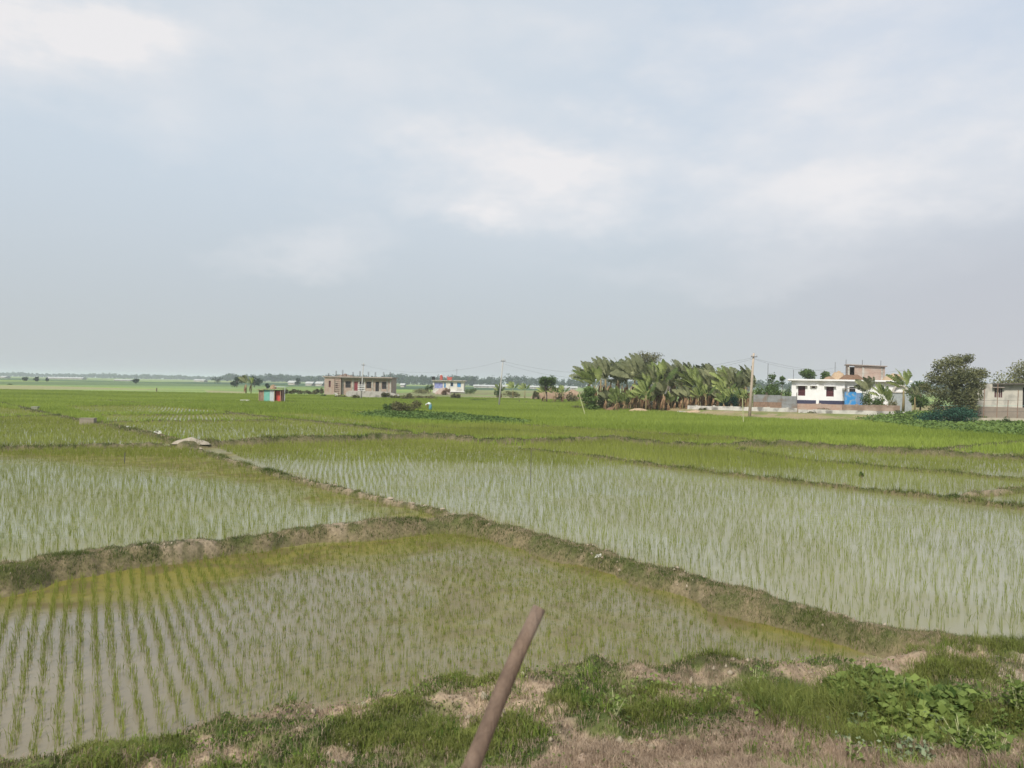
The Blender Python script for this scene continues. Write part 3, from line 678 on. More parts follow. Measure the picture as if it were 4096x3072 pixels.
# long arching grass right
def zone(n, poly, z=.45):
    w = np.array([P(*p, z)[:2] for p in poly]); out_x = []; out_y = []
    x = rng.uniform(w[:, 0].min(), w[:, 0].max(), n*6); y = rng.uniform(w[:, 1].min(), w[:, 1].max(), n*6)
    k = inpoly(x, y, [tuple(p) for p in w]); return x[k][:n], y[k][:n]
x, y = zone(1000, [(2950,2720),(3500,2680),(3650,2850),(3900,3000),(3300,2980),(3000,2920)])
V_, T_, t_ = blades(x, y, height(x, y), 5, .24, .006, .8, .03, True, -.1, np.full(len(x), .75))
tag(link('long_grass', mesh_np('long_grass', V_, T_, m_grass, tint=t_)), 'long arching pale green grass beside the leafy weeds', 'grass', kind='stuff')

# ------------------------------------------------------------------ weeds with stems (individual plants)
def weed(name, label, px, py, z0, h, nst, nl, ls, mat=m_weed, group=None, sp=.12, cat_='plant', flat=.5):
    X0, Y0, _ = P(px, py, z0); zz = float(height(np.array([X0]), np.array([Y0]))[0])
    t = thing(name, label, cat_, (X0, Y0, zz-.02), group)
    mbs = MB(); cx = []; cy = []; cz = []
    for i in range(nst):
        a = random.random()*6.28; r = sp*(.3+random.random()); hh = h*(.6+.5*random.random())
        pts = [(math.cos(a)*r*u**1.2, math.sin(a)*r*u**1.2, hh*u) for u in (0, .35, .7, 1)]
        mbs.tube(pts, [.006, .005, .004, .002], 5)
        for j in range(nl):
            u = .25+.75*(j+random.random())/nl; b = random.random()*6.28; q = ls*.6
            cx.append(math.cos(a)*r*u**1.2+math.cos(b)*q); cy.append(math.sin(a)*r*u**1.2+math.sin(b)*q); cz.append(hh*u+random.uniform(-.02, .03))
    mbs.build('stem', m_bamg, t, off=(0, 0, 0))
    V_, T_, t_ = leafcloud(np.array(cx), np.array(cy), np.array(cz), ls, np.full(len(cx), .6), flat, .7)
    link('leaves', mesh_np('leaves', V_, T_, mat, tint=t_), t)
    return t
for_zone = [(2300,2700),(3000,2690),(3500,2720),(3400,2950),(2900,2930),(2350,2870)]
x, y = zone(900, for_zone); k = fbm(x*2, y*2, 145, 3) > .5; x, y = x[k], y[k]
V_, T_, t_ = leafcloud(x, y, height(x, y)+.02+.10*rng.random(len(x)), .05, .3+.8*fbm(x*3, y*3, 147, 2), .4, .6)
tag(link('mixed_weeds', mesh_np('mixed_weeds', V_, T_, m_weed, tint=t_)), 'scattered mixed weeds on the middle of the near bank', 'ground cover', kind='stuff')
wl = [
 ('light green compound leaved weed on the near bank right of the wooden stick', 2460, 2850, .45, .30, 5, 10, .045),
 ('dark leafy weed at the water edge, where long grass begins', 3020, 2760, .3, .36, 7, 14, .045),
 ('broad leaved weed clump highest on the right of the near bank', 3450, 2740, .35, .26, 8, 12, .07),
 ('sprawling broad leaved weed in the middle of the leafy clump at right', 3600, 2810, .45, .26, 10, 14, .075),
 ('yellowish broad leaved weed at the right end of the leafy clump', 3850, 2830, .45, .24, 8, 12, .075),
 ('grey green whitish weed in front of the leafy clump', 3540, 2920, .55, .22, 8, 12, .05),
 ('pale leaved weed low on the bank, nearest the dry grass', 3400, 2990, .6, .16, 4, 7, .05),
 ('round green weed in the bottom right corner of the bank', 3980, 3040, .65, .30, 10, 14, .06),
 ('tall green weed at the right frame edge', 4070, 2860, .5, .34, 9, 14, .06),
 ('small bright weed in the lower dry grass right of centre', 3090, 2850, .5, .14, 3, 6, .04),
 ('grey green weed behind the corner weed', 3850, 2985, .6, .26, 9, 13, .055)]
for (lb, px, py, z0, h, a, b_, c) in wl:
    weed('weed_plant', lb, px, py, z0, h, a, b_, c)
# creeping leafy ground cover between them
x, y = zone(4200, [(3280,2730),(3560,2690),(3800,2780),(4150,2860),(4200,3060),(3800,3070),(3560,2960),(3380,2900)])
k = fbm(x*2.2, y*2.2, 131, 3) > .46; x, y = x[k], y[k]
V_, T_, t_ = leafcloud(x, y, height(x, y)+.03+.14*rng.random(len(x)), .045+.04*(fbm(x*1.5, y*1.5, 135, 2) > .5), .1+1.0*fbm(x*3, y*3, 136, 3), .5, .75)
tag(link('creeping_weeds', mesh_np('creeping_weeds', V_, T_, m_weed, tint=t_)), 'creeping leafy ground cover on the right of the near bank', 'ground cover', kind='stuff')

x, y = zone(2200, [(3300,2880),(3700,2880),(3900,2950),(4000,3070),(3500,3060),(3350,2980)]); k = fbm(x*2.6, y*2.6, 133, 3) > .50; x, y = x[k], y[k]
V_, T_, t_ = leafcloud(x, y, height(x, y)+.02+.12*rng.random(len(x)), .045, np.full(len(x), .6), .5, .7)
tag(link('grey_weeds', mesh_np('grey_weeds', V_, T_, m_grey, tint=t_)), 'pale grey green weeds low on the right of the bank', 'ground cover', kind='stuff')
# vegetable creepers
def patch_cover(name, label, poly, n, size, hgt, mat, tint=.5, thr=.0):
    w = np.array(PW(poly)); x = rng.uniform(w[:, 0].min(), w[:, 0].max(), n); y = rng.uniform(w[:, 1].min(), w[:, 1].max(), n)
    k = inpoly(x, y, [tuple(p) for p in w]); x, y = x[k], y[k]
    k = fbm(x*.5, y*.5, 137, 3) > thr; x, y = x[k], y[k]
    hh = hgt*(.3+fbm(x*.35, y*.35, 139, 3)*1.2)
    V_, T_, t_ = leafcloud(x, y, np.maximum(height(x, y), 0)+hh*rng.random(len(x)), size, tint+(fbm(x*.8, y*.8, 141, 2)-.5)*.8, .5, .8)
    tag(link(name, mesh_np(name, V_, T_, mat, tint=t_)), label, 'crop', kind='stuff')
patch_cover('creeper_crop', 'dark leafy vegetable creepers on the low ridge beyond the paddies', [(1400,1660),(1560,1648),(1700,1652),(1850,1660),(2130,1694),(2100,1702),(1800,1694),(1600,1682),(1420,1672)], 26000, .22, .30, m_crop, .55, .35)
patch_cover('vegetable_patch', 'bed of broad leaved vegetables before the right hand house', [(3420,1684),(3600,1676),(3800,1670),(4100,1676),(4700,1690),(4700,1768),(4096,1750),(3900,1742),(3700,1724),(3560,1702)], 60000, .26, .5, m_crop, .85)
patch_cover('fallow_weeds', 'patchy weeds on the fallow strip behind the lighter paddies', [(760,1618),(1450,1618),(1640,1634),(1700,1650),(1500,1656),(1250,1650),(1000,1645),(760,1632)], 26000, .16, .16, m_riceG, .15, .45)

# ------------------------------------------------------------------ bushes and trees
def blobpts(blobs_, n):
    """points in the shell of several ellipsoids; tint is higher on the outside"""
    w = np.array([b[3]*b[4]*b[5] for b in blobs_])**.7; w /= w.sum(); ii = rng.choice(len(blobs_), n, p=w)
    B = np.array(blobs_)[ii]; d = rng.normal(0, 1, (n, 3)); d /= np.linalg.norm(d, axis=1)[:, None]
    r = (rng.random(n)**.45)[:, None]*(.82+.36*rng.random((n, 1)))
    return B[:, :3]+d*r*B[:, 3:6]
def crown(t, blobs_, n, size, mat, tint=.5, name='crown', flat=.2, asp=.55):
    p = blobpts(blobs_, n)
    tt = tint+(fbm(p[:, 0]*1.1+p[:, 2]*1.3, p[:, 1]+p[:, 2]*.9, 151, 2)-.5)*.9
    V_, T_, t_ = leafcloud(p[:, 0], p[:, 1], p[:, 2], size, tt, flat, asp)
    return link(name, mesh_np(name, V_, T_, mat, tint=t_), t)
def rblobs(w, d, z0, z1, n, r):
    out = []
    for i in range(n):
        a = random.random()*6.28; q = math.sqrt(random.random()); zf = random.random()
        k = math.sqrt(max(.15, 1-(2*zf-1)**2))
        out.append((math.cos(a)*q*w*k*.8, math.sin(a)*q*d*k*.8, z0+(z1-z0)*zf, r*random.uniform(.7, 1.3), r*random.uniform(.7, 1.3), r*random.uniform(.55, 1.0)))
    return out
def tree(name, label, px0, px1, ptop, pbot, d, z0, nleaf=1500, size=.35, mat=m_tree, nb=14, trunk=.25, crown_lo=.3, group=None, tint=.5, cat_='tree', rr=.32, shape=None):
    """px0-px1 crown extent, ptop crown top, pbot ground line (ignored when z0 given)"""
    xc, _, zt = W((px0+px1)/2, ptop, d); w = (px1-px0)/F*d/2
    h = zt-z0
    t = thing(name, label, cat_, (xc, d, z0), group)
    bl = [(a*w, b*w, c*h, q*w, q*w, q*w*.8) for a, b, c, q in shape] if shape else rblobs(w, w*.8, h*crown_lo+.1*h, h*.88, nb, w*rr+.12*h*(1-crown_lo))
    mbt = MB(); mbt.tube([(0, 0, -.2), (.05*w, 0, h*.25), (-.03*w, .02*w, h*.55)], [trunk, trunk*.75, trunk*.45], 8)
    for b in bl[:9]:
        zz = h*random.uniform(.25, .5); mbt.tube([(0, 0, zz), (b[0]*.5, b[1]*.5, (zz+b[2])/2+.05*h), b[:3]], [trunk*.4, trunk*.25, trunk*.08], 5)
    mbt.build('trunk', m_trunk, t, off=(0, 0, 0), smooth=True)
    crown(t, bl, nleaf, size, mat, tint)
    return t
def bush(name, label, px0, px1, ptop, d, z0=0., n=500, size=.16, mat=m_bsh, nb=9, tint=.5, group=None, cat_='shrub'):
    xc, _, zt = W((px0+px1)/2, ptop, d); w = (px1-px0)/F*d/2; h = max(zt-z0, .25)
    t = thing(name, label, cat_, (xc, d, z0), group)
    bl = [(random.uniform(-.8, .8)*w, random.uniform(-.6, .6)*w*.7, h*random.uniform(.2, .7), w*.38, w*.35, h*.32) for _ in range(nb)]
    ms = MB()
    for b in bl[:6]: ms.tube([(b[0]*.2, b[1]*.2, -.05), (b[0]*.7, b[1]*.7, b[2]*.7), b[:3]], [.03, .02, .008], 5)
    ms.build('stem', m_trunk, t, off=(0, 0, 0))
    crown(t, bl, int(n*1.7), size, mat, tint, 'foliage')
    return t

# --- banana plants: six prototypes, then copies that share their meshes
def banana_proto(seed, hs, nleaf, wind, mat):
    rg = random.Random(seed)
    ms = MB(); ms.tube([(0, 0, -.1), (.04, 0, hs*.5), (.02, .03, hs)], [.19, .15, .09], 9)
    V = []; Tt = []; tn = []
    for i in range(nleaf):
        az = 6.283*i/nleaf*1.0+rg.uniform(-.4, .4)+i*2.4; el = R(rg.uniform(42, 88)); ln = rg.uniform(2.5, 3.4)*(hs/4.0)**.35
        p = Vector((.02, .03, hs*.92)); dirn = Vector((math.cos(az)*math.cos(el), math.sin(az)*math.cos(el), math.sin(el)))
        bend = rg.uniform(.6, 1.5)*(1.25-math.sin(el)*.6); tint0 = rg.choice((.05, .25, .5, .75, .95))
        roll = R(rg.uniform(-85, 85)); ns = 11; prev = None; petiole = .22
        for k in range(ns+1):
            u = k/ns
            dirn = (dirn+Vector((wind*.08, 0, -bend*.085*u*1.3))).normalized()
            p = p+dirn*(ln/ns)
            side = dirn.cross(Vector((0, 0, 1)))
            if side.length < .05: side = Vector((1, 0, 0))
            side.normalize(); side = Matrix.Rotation(roll, 3, dirn) @ side; up = side.cross(dirn)
            wdt = 0.02 if u < petiole else .37*math.sin(math.pi*min(1, ((u-petiole)/(1-petiole))*.93+.05))**.6
            cur = (p.copy(), side.copy(), up.copy(), wdt)
            if prev is not None:
                for sg in (-1, 1):
                    dr = rg.uniform(-.05, .25); cut = rg.uniform(.68, .99); w0 = prev[3]*rg.uniform(.9, 1.1); w1 = cur[3]*rg.uniform(.9, 1.1)
                    i0 = len(V); b1 = prev[0]+(cur[0]-prev[0])*cut if u > petiole else cur[0]
                    V += [prev[0], prev[0]+prev[1]*sg*w0*math.cos(dr)-prev[2]*w0*math.sin(dr), b1+cur[1]*sg*w1*math.cos(dr)-cur[2]*w1*math.sin(dr), cur[0]]
                    Tt += [(i0, i0+1, i0+2), (i0, i0+2, i0+3)]
                    tn += [tint0+rg.uniform(-.12, .12)+(.15 if u < petiole else 0)]*4
            prev = cur
    leaves = mesh_np('leaves', np.array([tuple(v) for v in V]), np.array(Tt), mat, tint=np.array(tn))
    V = []; Tt = []; tn = []
    for i in range(8):
        az = rg.uniform(0, 6.28); z0 = hs*rg.uniform(.5, .92); p = Vector((math.cos(az)*.14, math.sin(az)*.14, z0)); ln = rg.uniform(.9, min(1.9, z0)); w = rg.uniform(.10, .22)
        for k in range(5):
            q = p+Vector((math.cos(az)*(.16-.05*k)+wind*.03, math.sin(az)*(.16-.05*k), -ln/5*(.5 if k == 0 else 1.1))); sd = Vector((-math.sin(az), math.cos(az), 0))*w*(1-.12*k)
            i0 = len(V); V += [p-sd, p+sd, q+sd*rg.uniform(.6, 1), q-sd*rg.uniform(.6, 1)]; Tt += [(i0, i0+1, i0+2), (i0, i0+2, i0+3)]; tn += [rg.uniform(.1, .9)]*4; p = q
    dead = mesh_np('dead_leaves', np.array([tuple(v) for v in V]), np.array(Tt), m_band, tint=np.array(tn))
    me = bpy.data.meshes.new('stem'); me.from_pydata(ms.v, [], ms.f); me.materials.append(m_stem); me.polygons.foreach_set('use_smooth', [True]*len(me.polygons))
    return me, leaves, dead, hs+2.1
protos = [banana_proto(s_, h_, n_, w_, mt) for s_, h_, n_, w_, mt in ((1, 3.4, 10, -1.0, m_banw), (2, 3.1, 9, -1.1, m_ban), (3, 2.7, 9, -.8, m_ban), (4, 3.3, 9, -1.2, m_banw), (5, 1.5, 8, -.6, m_ban), (6, 2.6, 10, -1.0, m_banw))]
def banana(k, px, ptop, d, z0, label, group=None, rz=None, dead=True, crowdead=None):
    me, lv, dd, hp = protos[k]
    x, _, zt = W(px, ptop, d); sc = (zt-z0)/hp
    t = thing('banana_plant', label, 'banana plant', (x, d, z0), group, rz if rz is not None else random.uniform(-.6, .6)); t.scale = (sc, sc, sc)
    link('stem', me, t); link('leaves', lv, t)
    if dead: link('dead_leaves', dd, t)
    return t
gl = 'banana plant with wind torn grey green leaves in the left end of the dense grove'
gm_ = 'banana plant with dry brown leaf skirt in the middle of the dense grove'
gr_ = 'banana plant above the stained low wall in the right part of the grove'
Gp = 'banana plants of the grove'
for i in range(13):
    banana(random.choice((0, 3, 5, 1)), 2345+i*21+random.uniform(-10, 10), random.uniform(1425, 1490)+(25 if i < 2 else 0), 107+random.uniform(0, 14), .1, gl, Gp)
for i in range(19):
    banana(random.choice((0, 1, 2, 3, 5)), 2590+i*13+random.uniform(-10, 10), random.uniform(1448, 1530), 105+random.uniform(0, 16), .15, gm_, Gp)
for i in range(13):
    banana(random.choice((2, 5, 4)), 2420+i*28+random.uniform(-10, 10), random.uniform(1530, 1575), 104+random.uniform(0, 3), .1, 'low banana plant along the front edge of the dense grove', Gp)
for i in range(9):
    banana(random.choice((2, 5, 4)), 2775+i*25+random.uniform(-8, 8), random.uniform(1530, 1565), 105.5+random.uniform(0, 3), .3, 'low banana plant just behind the stained low wall', Gp)
for i in range(17):
    banana(random.choice((0, 1, 2, 3, 5)), 2800+i*12.5+random.uniform(-8, 8), random.uniform(1460, 1520), 107+random.uniform(0, 12), .3, gr_, Gp)
banana(4, 2462, 1575, 103.5, .1, 'small banana plant in front of the grove beside the brown earth heap')
banana(4, 2895, 1570, 104.8, .3, 'short banana plant directly behind the stained low wall')
banana(2, 2585, 1530, 103.6, .1, 'banana plant with a pale hanging leaf at the front of the grove')
for i, (px, pt, d, lb) in enumerate([(3478, 1512, 103, 'tall young banana plant in front of the blue enclosure'), (3530, 1540, 103, 'wide leaved banana plant before the white house, right of the tallest one'),
        (3615, 1490, 105, 'banana plant with two upright leaves at the right end of the white house'), (3660, 1545, 102, 'banana plant with drooping grey leaves left of the big round tree'), (3560, 1560, 102, 'low banana plant under the arch of the white house')]):
    banana((5, 2, 1, 3, 4)[i], px, pt, d, .5, lb, dead=False)
banana(4, 2002, 1535, 190, .1, 'far banana plant behind the leaning pole'); 
for px, pt, lb in ((2052, 1530, 'banana plant with upright leaves among the far shrubs'), (2100, 1536, 'single banana plant right of the far shrubs')):
    banana(2, px, pt, 185, .1, lb, dead=False)
for px, lb in ((2176, 'leafless dry banana stem under the papaya like tree'), (2220, 'dry banana stem with a few pale leaves right of the papaya like tree'), (2252, 'thin dry banana stem nearest the grove')):
    banana(2, px, 1545, 145, .0, lb)
banana(5, 985, 1503, 181, .1, 'bushy yellow green banana clump behind the small tin shed'); banana(1, 1005, 1512, 183, .1, 'banana plant at the right of the clump behind the tin shed')

tree('papaya_tree', 'flat crowned papaya like tree standing alone in the far field', 2152, 2222, 1497, 1613, 145, 0, 2600, .3, m_treeG, 12, .16, .55, tint=.35)
tree('open_tree', 'tall thin grey green tree rising behind the banana grove', 2510, 2655, 1383, 1640, 128, 0, 2600, .26, m_bsh, 16, .18, .55, tint=.35, rr=.2)
tree('round_tree', 'small dark round tree poking out above the grove', 2450, 2500, 1430, 1640, 122, 0, 2200, .3, m_treeG, 8, .16, .5, tint=.4)
tree('bright_tree', 'bright green leafy tree at the left foot of the grove', 2318, 2400, 1545, 1620, 104, 0, 3200, .24, m_treeG, 10, .12, .1, tint=.85)
tree('large_tree', 'large olive brown tree left of the right hand house', 3705, 3945, 1412, 1655, 86.5, .3, 15000, .21, m_tree, 34, .32, .05, tint=.55, shape=[(-.15, 0, .86, .32), (.22, .1, .88, .30), (.42, 0, .93, .2), (-.5, 0, .80, .30), (-.62, .1, .62, .34), (-.3, -.2, .62, .44), (.15, -.2, .64, .46), (.55, 0, .66, .36), (.85, 0, .70, .24), (.8, .1, .52, .28), (-.80, 0, .42, .24), (-.5, -.2, .38, .36), (0, -.3, .36, .42), (.42, -.2, .38, .36), (-.6, 0, .2, .3), (-.1, -.3, .16, .36), (.3, -.3, .2, .3), (-1.05, 0, .5, .18)])
tree('side_tree', 'olive tree spreading over the roof of the right hand house', 3985, 4240, 1462, 1655, 99, .5, 10000, .24, m_tree, 16, .25, .35, tint=.75)
tree('roadside_tree', 'small green tree between the large tree and the white house', 3645, 3720, 1500, 1650, 104, .5, 3000, .25, m_treeG, 9, .14, .15, tint=.6)
tree('yard_tree', 'green tree behind the left end of the white house roof', 3190, 3262, 1468, 1640, 135, .5, 2800, .32, m_treeG, 9, .2, .35, tint=.4)
tree('yard_tree', 'smaller green tree behind the white roof, next to the straw', 3285, 3330, 1478, 1640, 135, .5, 1600, .32, m_treeG, 7, .2, .4, tint=.45)
tree('slender_tree', 'slender layered tree between the tall pole and the white house', 3065, 3112, 1488, 1640, 118, .5, 500, .30, m_treeG, 7, .1, .4, tint=.4)
tree('slender_tree', 'thin tree with a ball shaped top left of the white house', 3118, 3142, 1495, 1640, 120, .5, 260, .28, m_treeG, 4, .08, .6, tint=.3)
bush('hedge_bush', 'green bushes behind the grey tin sheets', 3015, 3110, 1535, 116, .4, 1700, .26, m_treeG, 12, .6)
bush('hedge_bush', 'dense green bush against the left wall of the white house', 3080, 3180, 1530, 112, .5, 1500, .24, m_treeG, 12, .45)
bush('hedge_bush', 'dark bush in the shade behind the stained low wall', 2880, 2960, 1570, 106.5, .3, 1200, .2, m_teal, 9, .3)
bush('hedge_bush', 'dark undergrowth at the left foot of the banana grove', 2380, 2480, 1560, 110, .1, 1500, .25, m_tree, 10, .3)
bush('hedge_bush', 'low brush under the middle of the banana grove', 2480, 2620, 1575, 112, .1, 1600, .25, m_tree, 12, .35)
bush('hedge_bush', 'low brush between the grove and the low wall', 2620, 2790, 1575, 113, .1, 1800, .25, m_tree, 12, .4)
bush('hedge_bush', 'green brush behind the right half of the low wall', 2800, 3000, 1560, 114, .3, 2000, .25, m_treeG, 14, .4)
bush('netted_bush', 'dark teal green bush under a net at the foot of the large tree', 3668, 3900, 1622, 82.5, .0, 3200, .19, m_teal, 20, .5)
bush('green_bush', 'leafy green bush below the blue enclosure', 3440, 3530, 1560, 101, .6, 1200, .2, m_treeG, 8, .5)
bush('green_bush', 'rusty orange flowering bush over the brick boundary wall', 3535, 3590, 1592, 99, .5, 600, .16, m_bsh, 7, .9)
bush('green_bush', 'dark green weeds on the wall base left of the netted bush', 3585, 3670, 1638, 93, .1, 800, .16, m_treeG, 8, .4)
bush('green_bush', 'round weed clump before the right hand house', 3990, 4060, 1660, 80, .0, 500, .12, m_treeG, 6, .5)
bush('olive_bush', 'large straggly olive bush beside the bending farm worker', 1565, 1680, 1597, 88, .0, 1800, .17, m_bsh, 12, .45)
bush('green_bush', 'bright green bush at the left of the straggly olive bush', 1530, 1580, 1612, 90, .0, 800, .17, m_treeG, 8, .7)
bush('green_bush', 'low green weeds trailing left of the straggly bushes', 1480, 1545, 1636, 90, .0, 400, .14, m_treeG, 7, .8)
for (a, b_, tp, d, z, mt, ti, lb) in [
    (1650, 1725, 1543, 225, .2, m_bsh, .6, 'straw coloured thicket left of the small white house'), (1700, 1735, 1537, 235, .2, m_treeG, .3, 'dark green shrub touching the small white house'),
    (1765, 1800, 1550, 215, .2, m_band, .4, 'reddish brown shrub before the small white house'), (1800, 1845, 1572, 165, .1, m_bsh, .4, 'brown green shrub in front of the white house corner'),
    (1850, 1905, 1552, 240, .2, m_treeG, .45, 'green shrubs right of the small white house'), (1975, 2010, 1537, 190, .1, m_treeG, .35, 'dark shrub left of the leaning pole'),
    (2010, 2080, 1560, 186, .1, m_bsh, .6, 'pale green shrubs beyond the leaning pole'), (2130, 2160, 1560, 168, .1, m_bsh, .5, 'brown shrub beside the orange heaps'),
    (1520, 1560, 1570, 160, .1, m_bsh, .3, 'brown dry shrub at the right end of the concrete apron'), (1560, 1600, 1577, 155, .1, m_bsh, .45, 'low dry shrub right of the unfinished brick building'),
    (1600, 1660, 1572, 150, .1, m_bsh, .55, 'tall dry weeds behind the straggly olive bush'), (1660, 1760, 1582, 158, .1, m_bsh, .5, 'band of mixed weeds before the small white house'),
    (1405, 1435, 1580, 150, .1, m_bsh, .45, 'dry weeds growing against the concrete apron'), (1285, 1310, 1578, 165, .1, m_treeG, .4, 'dark green shrub at the left foot of the brick building'),
    (1340, 1390, 1580, 158, .1, m_bsh, .6, 'weeds in front of the brick stair of the unfinished building'), (1880, 1960, 1596, 150, .1, m_treeG, .6, 'low green weeds on the far bund'),
    (2225, 2310, 1565, 150, .1, m_bsh, .35, 'brown brush between the dry banana stems and the grove'), (2290, 2400, 1617, 112, .05, m_bsh, .35, 'low brown brush left of the grove edge'),
    (2795, 2830, 1630, 101, .1, m_bsh, .3, 'dry bush leaning on the low wall'), (3010, 3110, 1650, 97, .1, m_treeG, .85, 'mound of bright grass right of the tall pole'),
    (3250, 3340, 1630, 98, .1, m_bsh, .35, 'dry creeper hanging on the brick boundary wall'), (3200, 3300, 1645, 96, .1, m_bsh, .3, 'brown weeds at the foot of the boundary wall'),
    (1130, 1170, 1557, 186, .1, m_bsh, .25, 'olive scrub just right of the tin shed'), (1170, 1225, 1554, 190, .1, m_bsh, .2, 'middle bush of the olive scrub row'), (1220, 1265, 1558, 192, .1, m_bsh, .3, 'bush of the olive scrub row near the brick building'), (1255, 1300, 1552, 194, .1, m_bsh, .15, 'dark last bush of the scrub row'),
    ]:
    bush('shrub', lb, a, b_, tp, d, z, 520, .28 if d > 130 else .16, mt, 8, ti)
bush('weed_tuft', 'dark green weed tuft standing in the flooded strip at right', 3437, 3453, 1893, 31, 0, 110, .08, m_weed, 5, .4)
# far single trees
for (a, b_, tp, d, lb) in [(80, 112, 1508, 470, 'leftmost of three small dark trees on the far plain'), (128, 158, 1509, 480, 'middle of three small dark trees on the far plain'), (180, 197, 1512, 480, 'smallest, right one of three dark trees on the far plain'),
        (28, 48, 1541, 285, 'low dark bush on the tan field edge at far left'), (532, 556, 1515, 430, 'solitary round bush on the far plain'), (920, 975, 1502, 330, 'dark round tree behind the banana clump, left one'), (990, 1045, 1500, 335, 'dark round tree behind the tin shed, right one'),
        (1180, 1205, 1513, 520, 'dark far tree between the white sheds'), (1060, 1078, 1533, 300, 'small dark bush behind the tin shed roof'), (840, 900, 1508, 620, 'hazy tree group on the plain left of the shed')]:
    tree('far_tree', lb, a, b_, tp, 0, d, 0, 500, .7, m_far, 8, .2, .12, tint=.35)
# far woods
def wood(name, label, x0, x1, d0, d1, ztop, n, leaf):
    parts_ = []
    for i in range(n):
        u_ = (i+random.random())/n; px = x0+(x1-x0)*u_; d = d0+(d1-d0)*u_+random.uniform(-60, 90); x = (px-2048)/F*d
        zt = ztop*(.74+.42*float(vnoise(np.array([px*.012]), np.array([d0*.01]), 171)[0])+random.uniform(-.12, .14)); w = zt*random.uniform(.5, .9)
        bl = [(x+random.uniform(-.6, .6)*w, d+random.uniform(-.5, .5)*w, zt*random.uniform(.25, .75), w*.5, w*.5, zt*.32) for _ in range(5)]
        p = blobpts(bl, 170); parts_.append(leafcloud(p[:, 0], p[:, 1], np.abs(p[:, 2]), leaf, np.full(170, random.uniform(.2, .7)), 0, .8))
    V_, T_, t_ = cat(parts_)
    tag(link(name, mesh_np(name, V_, T_, m_far, tint=t_)), label, 'wood', kind='stuff')
wood('distant_woods', 'pale blue band of woods on the horizon at left', -500, 1250, 2300, 1900, 11.5, 210, 3.2)
wood('distant_woods', 'bluish green tree belt behind the brick building and the white house', 900, 1900, 1350, 1000, 13.5, 150, 2.2)
wood('distant_woods', 'dark blue green tree belt behind the leaning pole and grove', 1800, 4400, 1000, 800, 12.5, 190, 2.0)

# ------------------------------------------------------------------ buildings
def XZ(d):
    return (lambda px: (px-2048)/F*d), (lambda px, py: H+d*(sr*(px-2048)/F-(py-1536)/F))
# unfinished brick building
d = 187.; fx, fz = XZ(d); x0, x1 = fx(1301), fx(1566); t = thing('brick_building', 'unfinished one storey brick building with bare rebar on its flat roof', 'building', (x0, d, 0))
zr = 4.35
def ops(lst, z): return [(fx(a), fx(b), fz((a+b)/2, q), fz((a+b)/2, p)) for a, b, p, q in lst]
op = ops([(1318, 1326, 1523, 1548), (1346, 1354, 1530, 1552)], 0)
mb = MB(); mb.wall(x0, fx(1366), 0, zr, d-.8, d-.55, op); mb.box(x0, x0+.25, d-.55, d+8, 0, zr); mb.box(x0+.25, x1-.25, d+7.75, d+8, 0, zr); mb.box(x1-.25, x1, d+.25, d+8, 0, zr)
mb.box(fx(1366)-.25, fx(1366), d-.55, d+.0, 0, zr)
op2 = ops([(1382, 1403, 1525, 1551), (1417, 1431, 1526, 1567), (1440, 1455, 1526, 1566), (1465, 1485, 1527, 1553), (1502, 1516, 1527, 1568), (1528, 1546, 1527, 1556)], 0)
mb.wall(fx(1366), x1, 0, zr, d, d+.25, op2)
for c in (1403, 1460, 1490, 1520): mb.box(fx(c+9), fx(c+9)+.2, d+.25, d+7.75, 0, zr)
mb.build('wall', m_brick, t)
MB().box(fx(1301)-.35, x1+.35, d-1.1, d+8.3, zr, zr+.28).build('roof', m_slab, t)
MB().box(fx(1370), x1, d-.6, d-.004, zr-.35, zr-.003).build('lintel', m_slab, t)
for px in (1372, 1412, 1436, 1458, 1490, 1521, 1549, 1562): MB().box(fx(px)-.14, fx(px)+.14, d-.14, d-.01, .003, zr-.36).build('pillar', m_conc, t)
MB().box(fx(1417), fx(1431), d+.1, d+.16, op2[1][2], op2[1][3]).build('door', M_('red_door', (.22, .04, .05), (.17, .03, .04), .5), t)
MB().box(fx(1502), fx(1516), d+.16, d+.2, op2[4][2], op2[4][3]).build('door', m_dark, t)['label'] = 'dark panel standing for the unlit inside of the open doorway'  # no door leaf: near-black panel paints the shade inside the open doorway
for o_ in (op2[0], op2[2], op2[3], op2[5]):
    w_ = MB().box(o_[0], o_[1], d+.19, d+.22, o_[2], o_[3]).build('window', m_dark, t)
    g = MB()
    for k in range(5): g.box(o_[0]+(o_[1]-o_[0])*k/4-.02, o_[0]+(o_[1]-o_[0])*k/4+.02, d+.12, d+.15, o_[2], o_[3])
    for k in range(3): g.box(o_[0], o_[1], d+.09, d+.118, o_[2]+(o_[3]-o_[2])*k/2-.02, o_[2]+(o_[3]-o_[2])*k/2+.02)
    g.build('grille', m_steel, w_, off=t.location)
for o_ in op: MB().box(o_[0], o_[1], d-.6, d-.57, o_[2], o_[3]).build('window', m_maroon, t)
mb = MB()
for k in range(9): mb.box(fx(1341), fx(1364), d-1.05+.02*k, d-.803, .2+k*.46, .2+k*.46+.16)
mb.box(fx(1339), fx(1342), d-1.1, d-.803, 0, 4.0); mb.box(fx(1363), fx(1367), d-1.1, d-.803, 0, 4.0); mb.build('brick_toothing', m_brick, t)
mb = MB()
for k in range(60): a = random.uniform(0, 6.28); q = random.random()*1.4; mb.box(fx(1370)+math.cos(a)*q*1.4, fx(1370)+math.cos(a)*q*1.4+.35, d+2+math.sin(a)*q, d+2.3+math.sin(a)*q, zr+.28, zr+.3+.5*(1.5-q)*random.random()+.05, Matrix.Rotation(random.random(), 3, 'Z'))
mb.build('brick_pile', m_brick, t)
